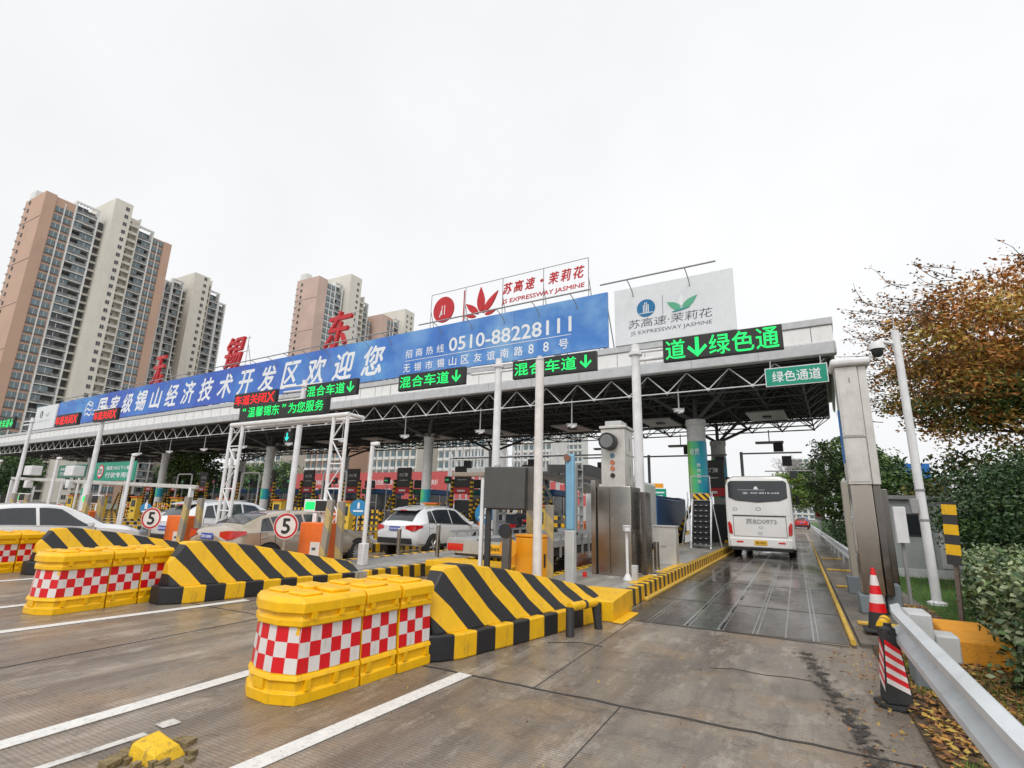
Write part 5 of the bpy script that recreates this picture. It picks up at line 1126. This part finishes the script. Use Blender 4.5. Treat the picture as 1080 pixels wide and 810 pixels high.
wbeam([(1.25+.004*(y-14), y, .62) for y in ys_], 'distant guard rail along the right of the exit road', [(1.25+.004*(y-14), y, .6) for y in ys_[:18]])
ob = MB().loft([[(-.25, -.7, 0), (.35, -.8, 0), (.35, .6, 0), (-.25, .6, 0)], [(-.22, -.66, .3), (.32, -.75, .3), (.32, .56, .34), (-.22, .56, .34)]], mat('amber_concrete', (.72, .3, .015), .7, dirt=.4, bump=.4)).build('concrete_block', loc=(1.72, 9.0, .0), bevel=.03); tag(ob, 'orange yellow painted concrete block under the striped marker plate', 'concrete block')
# camera pole
cpo = thing('camera_mast', 'leaning white mast with a dome camera in front of the autumn tree', 'mast', (2.3, 13.6, .03))
part(MB().tube((0, 0, 0), (0, 0, 5.7), .085, white, 16, .075).lathe([(.17, 0), (.17, .05), (.1, .08)], white, 12), 'shaft', cpo)
for z in (1.6, 2.2): part(MB().lathe([(.088, z), (.095, z+.01), (.095, z+.04), (.088, z+.05)], grey, 14), 'clamp', cpo)
part(MB().tube((0, 0, 5.7), (0, 0, 6.5), .012, lgrey, 6), 'antenna', cpo); part(MB().tube((0, 0, 5.4), (-.36, -.05, 5.5), .035, white, 10), 'bracket', cpo)
part(MB().lathe([(.02, 5.5), (.13, 5.45), (.16, 5.35), (.16, 5.3), (.12, 5.3)], white, 18, -.38, -.05).lathe([(.12, 5.3), (.11, 5.2), (.07, 5.14), (.001, 5.12)], black, 18, -.38, -.05), 'dome_camera', cpo)
part(MB().box(-.2, -.08, -.08, .08, 1.75, 2.05, grey), 'control_box', cpo, bevel=.01)
# striped marker
sm = thing('striped_marker', 'leaning marker plate with black and yellow bands before the hedge', 'marker', (2.1, 10.9, .0), R(-38), ry=R(3))
part(MB().box(-.03, .03, 0, .04, 0, 1.95, mat('rusty_steel', (.16, .12, .1), .7, var=.4, scale=8)), 'post', sm)
m_ = MB(); z = .98
for i, (h, mm) in enumerate(((.15, dark), (.16, yellow), (.15, dark), (.16, yellow), (.15, dark), (.16, yellow), (.04, dark))): m_.box(-.1, .1, -.02, -.004, z, z+h-.001, mm); z += h
part(m_, 'plate', sm)
# kiosk
ki = thing('grey_kiosk', 'grey kiosk with a small dark window behind the tall steel column', 'kiosk', (2.35, 19.5, .03))
kg = mat('kiosk_grey', (.33, .35, .35), .6, dirt=.3)
part(MB().box(0, 2.1, 0, 3, .25, 2.2, kg).box(-.03, 2.13, -.03, 3.03, 0, .249, lgrey), 'body', ki, bevel=.01); part(MB().box(-.1, 2.2, -.15, 3.1, 2.2, 2.32, grey), 'roof', ki, bevel=.02)
wd = part(MB().box(.45, 1.0, -.02, .01, 1.15, 1.8, dark), 'window', ki); part(MB().box(.5, .95, -.025, -.0205, 1.2, 1.75, glass), 'pane', wd, smooth=False)
part(MB().box(1.2, 1.9, -.02, -.001, .3, 2.0, lgrey), 'door', ki); part(MB().tube((1.05, -.05, .3), (1.05, -.05, 2.1), .02, black, 6), 'cable', ki)

# ---- vegetation
def leafmesh(mb, cx, cy, cz, n, R_, s, mats, flat=1.):
    for _ in range(n):
        while True:
            x, y, z = rnd.uniform(-1, 1), rnd.uniform(-1, 1), rnd.uniform(-1, 1); d = x*x+y*y+z*z
            if d < 1: break
        p = Vector((cx+x*R_[0], cy+y*R_[1], cz+z*R_[2]*flat))
        a = Vector((rnd.gauss(0, 1), rnd.gauss(0, 1), rnd.gauss(0, .7))).normalized(); b = a.orthogonal().normalized()
        if rnd.random() < .5: b = a.cross(b)
        q = s*rnd.uniform(.6, 1.3)
        mb.add([p-a*q, p+b*q*.55, p+a*q, p-b*q*.55], [(0, 1, 2, 3)], rnd.choice(mats))
def leafmat(name, c): return mat(name, c, .6, var=.3, scale=2.)
aut = [leafmat('leaf_rust', (.46, .19, .045)), leafmat('leaf_ochre', (.52, .31, .07)), leafmat('leaf_olive', (.27, .24, .06)), leafmat('leaf_brown', (.24, .13, .05)), leafmat('leaf_gold', (.46, .31, .06))]
grn = [leafmat('leaf_green', (.07, .13, .03)), leafmat('leaf_dark_green', (.03, .07, .022)), leafmat('leaf_bright_green', (.12, .2, .04)), leafmat('leaf_grey_green', (.08, .12, .06))]
bark = mat('bark', (.09, .075, .06), .9, var=.4, scale=6, bump=1, bscale=20)
def tree(label, base, h, crown, clusters, per, s, palette, name='broadleaf_tree', trunk_r=.22, group=None, R_c=.7, cat='tree', twigs=0, limbs=10):
    """crown: list of (cx,cy,cz,rx,ry,rz) relative to base"""
    t = thing(name, label, cat, base, group=group); bt_ = MB(); top = Vector((rnd.uniform(-.2, .2), rnd.uniform(-.2, .2), h*.55))
    bt_.tube((0, 0, -.1), tuple(top*.5), trunk_r, bark, 10, trunk_r*.75, cap=False); bt_.tube(tuple(top*.5), tuple(top), trunk_r*.75, bark, 10, trunk_r*.5, cap=False)
    cl = []
    for _ in range(clusters):
        c = rnd.choice(crown)
        while True:
            x, y, z = rnd.uniform(-1, 1), rnd.uniform(-1, 1), rnd.uniform(-1, 1); d = math.sqrt(x*x+y*y+z*z)
            if .35 < d < 1: break
        cl.append(Vector((c[0]+x*c[3], c[1]+y*c[4], c[2]+z*c[5])))
    for p in rnd.sample(cl, min(limbs, len(cl))):
        st_ = top*rnd.uniform(.45, 1.); mid = st_.lerp(p, .5)+Vector((rnd.uniform(-.3, .3), rnd.uniform(-.3, .3), rnd.uniform(0, .5)))
        bt_.tube(tuple(st_), tuple(mid), trunk_r*.35, bark, 6, trunk_r*.2, cap=False); bt_.tube(tuple(mid), tuple(p), trunk_r*.2, bark, 6, trunk_r*.06, cap=False)
    part(bt_, 'trunk', t); lm_ = MB()
    for p in cl:
        pal = palette(p) if callable(palette) else palette
        k = rnd.choice(pal); rr = R_c*rnd.uniform(.6, 1.35)
        leafmesh(lm_, p.x, p.y, p.z, int(per*rnd.uniform(.5, 1.4)), (rr, rr, rr*.6), s, [k, k, k, rnd.choice(pal)])
    part(lm_, 'crown', t, smooth=False); return t
def autpal(p):
    if p.z > 6.9 or rnd.random() < .22: return [aut[0], aut[0], aut[1], aut[3]]
    if p.z > 5.0: return [aut[1], aut[2], aut[2], aut[4], aut[0], aut[3]]
    return [aut[2], grn[1], aut[2], aut[1], grn[0]]
rnd.seed(21)
tr_ = tree('large autumn tree with rust and olive leaves spreading over the hedge at right', (7.6, 18.6, 0), 11, [(.8, 0, 6.5, 4.9, 3.0, 2.7), (-1.5, -1.0, 6.2, 3.6, 2.2, 2.0), (3, 1, 7.0, 4.5, 3, 2.0), (-2.6, 0, 5.2, 2.4, 1.8, 1.3), (2.2, -.5, 4.0, 4.6, 2.4, 1.7)], 1400, 80, .06, autpal, name='autumn_tree', trunk_r=.3, R_c=.6, limbs=46)
# sparse outer twigs with few leaves
tw_m = MB(); tl_m = MB()
for i in range(170):
    a = rnd.uniform(math.pi*.12, math.pi*1.08); r0 = rnd.uniform(.75, .95); cx = .2+5.6*r0*math.cos(a); cz = 6.1+2.6*r0*math.sin(a); cy = rnd.uniform(-2.4, 2)
    if rnd.random() < .45: cx = rnd.uniform(-5.0, -3.0); cz = rnd.uniform(4.6, 8.3); a = math.pi*rnd.uniform(.65, 1.0)
    p = Vector((cx, cy, cz)); d = Vector((math.cos(a)-.3, rnd.uniform(-.4, .4), math.sin(a)*.35+.05)).normalized(); L = rnd.uniform(.6, 1.4)
    for s_i in range(5):
        q = p+d*L/5; tw_m.tube(tuple(p), tuple(q), .012-.0018*s_i, bark, 4, cap=False)
        for _ in range(4):
            m0 = p.lerp(q, rnd.random())+Vector((rnd.uniform(-.12, .12), rnd.uniform(-.12, .12), rnd.uniform(-.12, .12)))
            leafmesh(tl_m, m0.x, m0.y, m0.z, 1, (.04, .04, .04), .05, [aut[3], aut[3], grn[1], aut[0]])
        p = q; d = (d+Vector((rnd.uniform(-.4, .4), rnd.uniform(-.3, .3), rnd.uniform(-.25, .35)))).normalized()
part(tw_m, 'outer_twigs', tr_); part(tl_m, 'outer_leaves', tr_, smooth=False)
dg_p = [grn[1], grn[1], grn[0], grn[3]]
tree('dark evergreen shrub tree under the autumn tree, right of the white mast', (5.1, 16.4, 0), 3.6, [(0, 0, 1.8, 2.0, 1.5, 1.4), (1.8, .5, 1.9, 1.8, 1.3, 1.5)], 520, 110, .05, dg_p, name='evergreen_tree', R_c=.55, trunk_r=.12)
tree('dark evergreen tree at the right photo edge behind the hedge', (8.3, 16.8, 0), 3.8, [(0, 0, 1.9, 2.4, 1.5, 1.6), (2, 0, 2.0, 2, 1.5, 1.5)], 520, 110, .05, dg_p, name='evergreen_tree', R_c=.6, trunk_r=.12)
tree('dark evergreen tree filling the gap behind the camera mast', (6.4, 21.5, 0), 4.6, [(0, 0, 2.2, 3.4, 1.4, 1.9), (2.4, 0, 2.3, 2.5, 1.4, 2.0)], 330, 80, .08, [grn[1], grn[0], aut[2]], name='evergreen_tree', R_c=.7, trunk_r=.12)
tree('green tree with full round crown left of the tall steel column', (2.6, 38, 0), 7.2, [(0, 0, 4.6, 1.7, 1.7, 2.0), (-.2, 0, 3.0, 1.7, 1.5, 1.6), (1.5, 0, 4.0, 1.5, 1.5, 1.9)], 200, 75, .1, [grn[0], grn[2], grn[0], grn[3]], name='round_tree', R_c=.6, trunk_r=.13)
tree('green tree seen between the steel column and the white mast', (4.3, 33, 0), 5.2, [(0, 0, 3.0, 1.9, 1.7, 1.9)], 110, 75, .09, [grn[0], grn[2], grn[1]], name='round_tree', R_c=.6, trunk_r=.12)
for i, (x, y, h, r, pal, lb) in enumerate(((-2.5, 118, 13, 6, None, 'bare hazy tree behind the coach roof'), (-.5, 95, 9, 3.6, [grn[2], leafmat('leaf_yellow_green', (.22, .27, .05)), grn[2]], 'yellow green tree far down the road right of the coach'), (3.8, 100, 12, 4.0, [grn[1], grn[0]], 'far dark green tree at the end of the road'), (5.2, 62, 9, 3, [grn[1], grn[0]], 'dark green tree behind the no parking sign'))):
    if pal is None:
        t = thing('bare_tree', lb, 'tree', (x, y, 0)); m_ = MB(); gb = mat('twig_grey', (.3, .28, .27), .9)
        def br(p, d, L, r_, dep):
            q = p+d*L; m_.tube(tuple(p), tuple(q), r_, gb, 4, r_*.7, cap=False)
            if dep:
                for _ in range(3): br(q, (d+Vector((rnd.uniform(-.8, .8), rnd.uniform(-.6, .6), rnd.uniform(-.1, .5)))).normalized(), L*rnd.uniform(.6, .8), r_*.65, dep-1)
        br(Vector((0, 0, 0)), Vector((0, 0, 1)), 4.5, .2, 6); part(m_, 'branches', t, smooth=False)
    else: tree(lb, (x, y, 0), h, [(0, 0, h*.6, r, r*.6, h*.34)], 120, 60, .2, pal, name='far_tree', R_c=1.0, trunk_r=.2, limbs=6)
# hedge
hd_ = thing('hedge', 'clipped leafy hedge along the right photo edge behind the concrete block', 'hedge', (0, 0, 0)); m_ = MB()
hp = [grn[3], grn[0], grn[1], leafmat('leaf_hedge', (.18, .24, .09)), leafmat('leaf_pale', (.28, .33, .18)), leafmat('leaf_pale', (.28, .33, .18))]
for i in range(30000):
    y = rnd.uniform(5.5, 14.0); xl = 2.12+.17*(y-8.8); x = xl+abs(rnd.gauss(0, .7)) if rnd.random() < .6 else rnd.uniform(xl, 5.2); z = rnd.uniform(.05, 1.1)
    if rnd.random() < .5: z = 1.02+.1*math.sin(x*3+y*2)+rnd.gauss(0, .07)
    elif rnd.random() < .6: x = xl+rnd.gauss(.05, .1)+.08*math.sin(y*4+z*5)
    if x > 5.6 or (y < 7 and x < 1.9): continue
    leafmesh(m_, x, y, z, 1, (.02, .02, .02), .042, [rnd.choice(hp)])
part(m_, 'leaves', hd_, smooth=False); part(MB().prism([(2.0, 5.6), (5.4, 5.6), (5.4, 13.9), (3.25, 13.9), (2.4, 8.8)], .04, .9, 'z', mat('hedge_inside', (.015, .025, .01), .95)), 'inner_core', hd_)  # solid dark core behind the hedge leaves
h2 = thing('hedge', 'low dark hedge beyond the distant guard rail', 'hedge', (0, 0, 0)); m_ = MB()
for i in range(9000):
    leafmesh(m_, rnd.uniform(1.95, 3.4), 24+36*rnd.random()**1.6, rnd.uniform(.1, 1.45), 1, (.02, .02, .02), .08, dg_p)
part(m_, 'leaves', h2, smooth=False)
fl_ = thing('steel_lattice', 'white upright steel lattice standing behind the grey display board', 'lattice', (-31, 44, 0)); m_ = MB()
for i in range(17): m_.box(i*.75, i*.75+.12, 0, .12, 2.4, 7.2+.3*(i % 3), white)
for z in (2.4, 4.2, 6.6): m_.box(0, 12.2, .13, .22, z, z+.1, white)
for x in (0, 6, 12): m_.box(x-.15, x+.15, .25, .5, 0, 7, white)
part(m_, 'bars', fl_, smooth=False)
# no parking sign, far poles and blue boards
t = thing('no_parking_sign', 'small round purple blue plate over a white plate beside the far guard rail', 'sign', (1.35, 40, 0)); part(MB().tube((0, .05, 0), (0, .05, 3.2), .04, galv, 8), 'post', t); part(MB().disc(0, 0, .03, 2.7, .35, mat('plate_purple', (.07, .05, .3), .4)), 'round_plate', t); part(MB().disc(0, -.006, -.001, 2.7, .27, mat('plate_purple_red', (.25, .02, .12), .4)), 'inner_disc', t); part(MB().box(-.3, .3, 0, .03, 1.5, 2.25, refl_w), 'lower_plate', t); part(MB().box(-.2, .2, -.006, -.001, 1.7, 2.05, redsign), 'lower_plate_print', t)
def tpole(x, y, h, arms, label, boxes=()):
    t = thing('camera_gantry_pole', label, 'pole', (x, y, .0), group='grey poles with long thin arms'); part(MB().tube((0, 0, 0), (0, 0, h), .09, grey, 10), 'shaft', t)
    for a in arms: part(MB().tube((0, 0, h-.1), (a, 0, h-.1), .05, grey, 8), 'arm', t)
    for b_x, bz in boxes: part(MB().box(b_x-.25, b_x+.25, -.15, .2, h-bz-.55, h-bz, dark), 'signal_box', t)
tpole(-7.9, 33, 5.2, (-4.4, 4.6), 'grey pole with long arm right of the traffic light cabinet', ((-2.4, .4), (4.2, .2)))
tpole(-2.6, 34.0, 5.35, (3.2,), 'grey pole arm reaching over the coach roof', ((2.4, .3),))
tpole(-13.5, 33, 5.4, (-4, 4), 'grey pole with long arm behind the car transporter', ((-2.6, .3), (2.5, .6)))
tpole(1.5, 46, 5.2, (-3.4,), 'far grey camera pole over the exit road', ((-1.4, .1),))
tpole(-18.9, 33, 5.4, (-4, 4), 'grey pole with long arm behind the white SUV', ((-2.6, .3), (1.5, .9)))
pw = MB().tube((2.6, 44, 0), (2.25, 44, 5.6), .14, white, 10).build('white_pole'); tag(pw, 'leaning white pole before the round green tree', 'pole')
for x, y, z, w_, h_, lb in ((5.2, 42, 4.2, 2.6, 1.0, 'blue board glimpsed behind the autumn tree, upper'), (7.0, 42, 3.0, 1.6, 1.2, 'blue board glimpsed behind the autumn tree, lower')):
    t = thing('blue_board', lb, 'board', (x, y, 0), group='blue boards behind the autumn tree'); part(MB().box(0, w_, 0, .1, z, z+h_, blue), 'panel', t); part(MB().tube((w_/2, .2, 0), (w_/2, .2, z), .08, grey, 8), 'post', t)
# direction sign beyond the lorry
t = thing('direction_sign', 'far blue and green direction sign with an orange board above the blue lorry', 'sign', (-16.2, 62, 0))
part(MB().box(0, .9, 0, .1, 3.2, 4.2, mat('sign_blue2', (.02, .2, .5), .45)).box(.92, 3.2, 0, .1, 3.2, 4.4, green), 'panel', t); part(MB().box(.9, 2.9, 0, .1, 4.5, 5.0, orangey), 'orange_board', t)
part(MB().box(1.1, 3.0, -.01, -.001, 3.9, 4.05, bw).box(1.1, 2.8, -.01, -.001, 3.5, 3.65, bw).box(.2, .7, -.01, -.001, 3.5, 3.9, bw), 'lettering', t); part(MB().tube((1.6, .2, 0), (1.6, .2, 4.8), .1, grey, 8), 'post', t)
# red hoarding
hg = thing('red_hoarding', 'long red hoarding with white slogan lettering beyond the toll booths', 'hoarding', (-76, 62, 0), R(-2)); hr = mat('hoarding_red', (.55, .1, .1), .6, dirt=.2)
part(MB().box(0, 55, 0, .15, 2.2, 6.6, hr).box(0, 55, .02, .12, 0, 2.19, lgrey), 'panel', hg)
for i in range(7):
    text('lettering', '绿色发展共建美好', hg, (2.5+i*8, -.01, 4.7), 5, .8, bw, .01); text('lettering', '平安公路', hg, (3.5+i*8, -.01, 3.4), 3.2, .8, bw, .01)
# ---- distant foliage at left under the canopy
for i in range(6):
    x = -118+i*7.2; tree('green tree beyond the canopy, %s from the left' % ORD[i+1], (x, 66+rnd.uniform(-3, 8), 0), 9, [(0, 0, 5.6, 4.2, 2.5, 3.6)], 60, 55, .24, [grn[2], grn[0], grn[1], grn[3]], name='far_tree', R_c=1.3, trunk_r=.2, limbs=5, group='trees beyond the canopy')
for i in range(7):
    tree('tree left of the toll plaza, %s from the plaza' % ORD[i+1], (-100-i*8, 32+i*3, 0), 10, [(0, 0, 6, 4.5, 3, 4)], 50, 55, .26, [grn[0], grn[1]], name='far_tree', R_c=1.4, trunk_r=.2, limbs=5, group='trees left of the plaza')
tree('bushy green tree behind the yellow machine at left', (-58, 34, 0), 8, [(0, 0, 4.5, 4, 2, 3)], 80, 60, .2, [grn[2], grn[0], grn[3]], name='far_tree', R_c=1.1, trunk_r=.2, limbs=5)
# ================================================================ towers
brick = mat('facade_brown', (.5, .33, .245), .8, dirt=.15, scale=.1, var=.06); beige = mat('facade_cream', (.66, .63, .56), .8, dirt=.18, scale=.15, var=.05); wht = mat('facade_white', (.66, .66, .64), .7, dirt=.15, scale=.15)  # brown and cream lightened, with distance haze put into the colour
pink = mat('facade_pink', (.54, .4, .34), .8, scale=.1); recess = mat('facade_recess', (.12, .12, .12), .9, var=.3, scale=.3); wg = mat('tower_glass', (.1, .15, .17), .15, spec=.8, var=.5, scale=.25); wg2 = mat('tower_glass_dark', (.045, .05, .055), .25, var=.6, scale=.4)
bal = mat('balcony_clutter', (.2, .2, .2), .6, var=.75, scale=.9)
def tower(label, loc, rz, H, bays, depth, side_m, group, fl=3.0, top_z=None):
    """front faces -y in local frame, x to the right; bays: (width, type, height bonus)"""
    t = thing('apartment_tower', label, 'apartment tower', loc, rz, group)
    x = 0; wall = MB(); winpos = []; slabs = MB(); fins = MB(); bk = MB(); nfl = int(H/fl)
    for (wd, ty, hb) in bays:
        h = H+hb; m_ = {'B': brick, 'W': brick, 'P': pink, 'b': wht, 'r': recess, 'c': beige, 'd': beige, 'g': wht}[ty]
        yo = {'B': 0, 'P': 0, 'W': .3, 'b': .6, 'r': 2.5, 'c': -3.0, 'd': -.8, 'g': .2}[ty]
        n = int(h/fl)
        if ty in 'BP': wall.box(x, x+wd, yo, depth, 0, h, m_)
        elif ty in 'Wg':
            wall.box(x, x+wd, yo, depth, 0, h, m_)
            fins.box(x+wd*.47, x+wd*.53, yo-.35, yo-.01, 0, h-1.5, wht)
            for i in range(n):
                for q in (.06, .56): winpos.append((x+wd*q, x+wd*(q+.38), yo, i*fl+.7, i*fl+2.5, wg))
                slabs.box(x+wd*.03, x+wd*.97, yo-.25, yo-.01, i*fl+.35, i*fl+.6, recess)
        elif ty == 'b':
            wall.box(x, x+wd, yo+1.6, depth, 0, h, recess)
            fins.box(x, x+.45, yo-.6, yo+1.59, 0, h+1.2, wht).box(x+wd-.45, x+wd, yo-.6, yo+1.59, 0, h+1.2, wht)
            for i in range(n):
                slabs.box(x+.451, x+wd-.451, yo-.4, yo+1.59, i*fl, i*fl+.28, wht)
                bk.box(x+.5, x+wd-.5, yo-.3, yo-.2, i*fl+.3, i*fl+1.25, bal)
                u = rnd.uniform(.35, .7)
                if rnd.random() < .75: winpos.append((x+.6, x+.6+(wd-1.2)*u, yo+.05, i*fl+1.3, i*fl+2.75, wg2 if rnd.random() < .5 else wg))
                else: winpos.append((x+wd*.4, x+wd-.6, yo+.05, i*fl+1.3, i*fl+2.75, wg))
            for q in range(6): fins.box(x+.6+q*(wd-1.2)/6, x+.8+q*(wd-1.2)/6, yo-.5, yo+1.4, h+.9, h+1.15, wht)
            fins.box(x+.451, x+wd-.451, yo-.6, yo-.3, h+.5, h+1.15, wht)
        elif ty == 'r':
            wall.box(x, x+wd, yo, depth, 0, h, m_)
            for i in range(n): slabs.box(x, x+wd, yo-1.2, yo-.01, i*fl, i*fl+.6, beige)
        elif ty == 'c':
            wall.box(x, x+wd, yo, depth, 0, h, m_)
            for i in range(n):
                winpos.append((x+wd*.62, x+wd*.62+1.1, yo, i*fl+1, i*fl+2.3, wg2))
                if wd > 7: winpos.append((x+wd*.2, x+wd*.2+.9, yo, i*fl+1, i*fl+2.3, wg2))
        elif ty == 'd':
            wall.box(x, x+wd, yo+1.5, depth, 0, h, m_); fins.box(x+wd-.4, x+wd, yo-.5, yo+1.49, 0, h, beige)
            for i in range(n):
                slabs.box(x, x+wd-.401, yo-.4, yo+1.49, i*fl, i*fl+.95, beige); winpos.append((x+.3, x+wd*.5, yo+1.45, i*fl+1, i*fl+2.4, wg2))
        x += wd
    Wt = x
    for q in (slabs, fins):
        for f_, m_ in zip(q.f, q.m): wall.add([q.v[i] for i in f_], [tuple(range(len(f_)))], q.mats[m_])
    part(wall, 'wall', t, smooth=False)
    if bk.v: part(bk, 'balcony_railings', t, smooth=False)
    # side face (local -x side) windows and lines
    sd = MB()
    for i in range(nfl): sd.box(-.25, -.01, depth*.72, depth*.78, i*fl+1, i*fl+2.1, wg2); sd.box(-.4, -.01, depth*.9, depth*1.0, i*fl, i*fl+.5, wht)
    for i in range(0, nfl, 5): sd.box(-.15, -.01, .2, depth*.88, i*fl, i*fl+.25, pink)
    part(sd, 'side_details', t, smooth=False)
    part(MB().box(.2, 3, depth*.6, depth*.9, H+.01, H+3, wht), 'roof_house', t, smooth=False)
    winpos.sort(key=lambda w_: -w_[3]); rest = MB(); cache = {}
    for i, (a, b, y, z0, z1, m_) in enumerate(winpos):
        if i < 100:
            key = (round(b-a, 2), round(z1-z0, 2), m_.name)
            if key not in cache:
                o = MB().box(0, b-a, -.12, -.01, 0, z1-z0, m_).box((b-a)*.48, (b-a)*.52, -.15, -.121, 0, z1-z0, wht).build('window', t, smooth=False); cache[key] = o
            else:
                o = cache[key].copy(); C.objects.link(o); o.parent = t
            o.location = (a, y, z0)
        else: rest.box(a, b, y-.12, y-.01, z0, z1, m_).box(lerp(a, b, .48), lerp(a, b, .52), y-.15, y-.121, z0, z1, wht)
    if rest.v: part(rest, 'window', t, smooth=False, kind='stuff')
    return t
TG = 'tall apartment towers behind the toll plaza'
rnd.seed(5)
# towers face +x: local -y -> world +x  => rz = +90deg
tower('tallest brown and cream apartment tower at the left photo edge', (-207, 59, 0), R(90), 99, [(3.0, 'B', 0), (5.3, 'W', -.4), (7.0, 'b', 0), (2.4, 'r', -2), (5.6, 'c', 7), (4.0, 'd', 4), (5.6, 'b', 1), (4.0, 'W', 0), (2.8, 'B', 0)], 15, brick, TG)
tower('second cream and grey tower from the left with open roof frame', (-219, 104.6, 0), R(90), 90, [(3.0, 'b', -2), (4.4, 'b', 0), (2.0, 'r', -2), (6.6, 'c', 6), (2, 'd', 6), (5.0, 'b', 1), (3.4, 'b', -3)], 14, wht, TG)
tower('brown tower behind the rightmost big red character', (-177, 145, 0), R(90), 100, [(5.0, 'P', 0), (4.6, 'g', -1), (4.6, 'b', 0), (1.2, 'r', -2), (7.0, 'c', 7), (4.4, 'd', 0), (4.4, 'b', -3), (3.0, 'W', -9)], 14, pink, TG)
tower('rightmost pinkish tower of the skyline, partly behind its neighbour', (-172, 181, 0), R(90), 91, [(4.0, 'P', 3), (4.4, 'W', 3), (4.8, 'b', 3), (7.4, 'c', 10), (3.0, 'b', 2)], 12, pink, TG)
# blocks seen under the canopy
def block(label, x, y, w_, d_, H, rows, colsn, m_, rz=0, s=1.):
    t = thing('apartment_block', label, 'apartment block', (x, y, 0), rz, 'apartment blocks seen under the canopy'); part(MB().box(0, w_, 0, d_, 0, H, m_), 'wall', t, smooth=False)
    rest = MB(); pr = None; k = 0; fl = H/rows; cw_ = w_/colsn
    for r in range(rows-1, -1, -1):
        for c_ in range(colsn):
            if k < 100:
                if pr is None: pr = MB().box(0, cw_*.62, -.25, -.01, 0, fl*.55, wg).box(-cw_*.08, cw_*.7, -.7, -.01, -fl*.28, -.01, wht).build('window', t, smooth=False); o = pr
                else: o = pr.copy(); C.objects.link(o); o.parent = t
                o.location = (c_*cw_+cw_*.2, 0, r*fl+fl*.35); k += 1
            else: rest.box(c_*cw_+cw_*.2, c_*cw_+cw_*.82, -.25, -.01, r*fl+fl*.35, r*fl+fl*.9, wg).box(c_*cw_+cw_*.12, c_*cw_+cw_*.9, -.7, -.01, r*fl+fl*.07, r*fl+fl*.34, wht)
    if rest.v: part(rest, 'window', t, smooth=False, kind='stuff')
block('grey apartment block behind the red hoarding, right one', -94, 128, 17, 12, 48, 16, 7, wht, R(-3)); block('pale apartment block behind the red hoarding, middle one', -117, 124, 18, 12, 46, 15, 7, beige)
block('pale apartment block behind the gantry right leg', -142, 120, 16, 12, 42, 14, 6, brick); block('white block with narrow windows behind the grey display board', -74, 138, 13, 12, 46, 18, 7, wht); block('slim distant block behind the car transporter', -108, 262, 10, 9, 46, 14, 4, wht, 0)
block('distant pale block at the end of the exit road', -3, 330, 15, 10, 33, 12, 5, wht); block('cream block left of the gantry behind the booths', -170, 118, 18, 12, 38, 13, 7, beige)
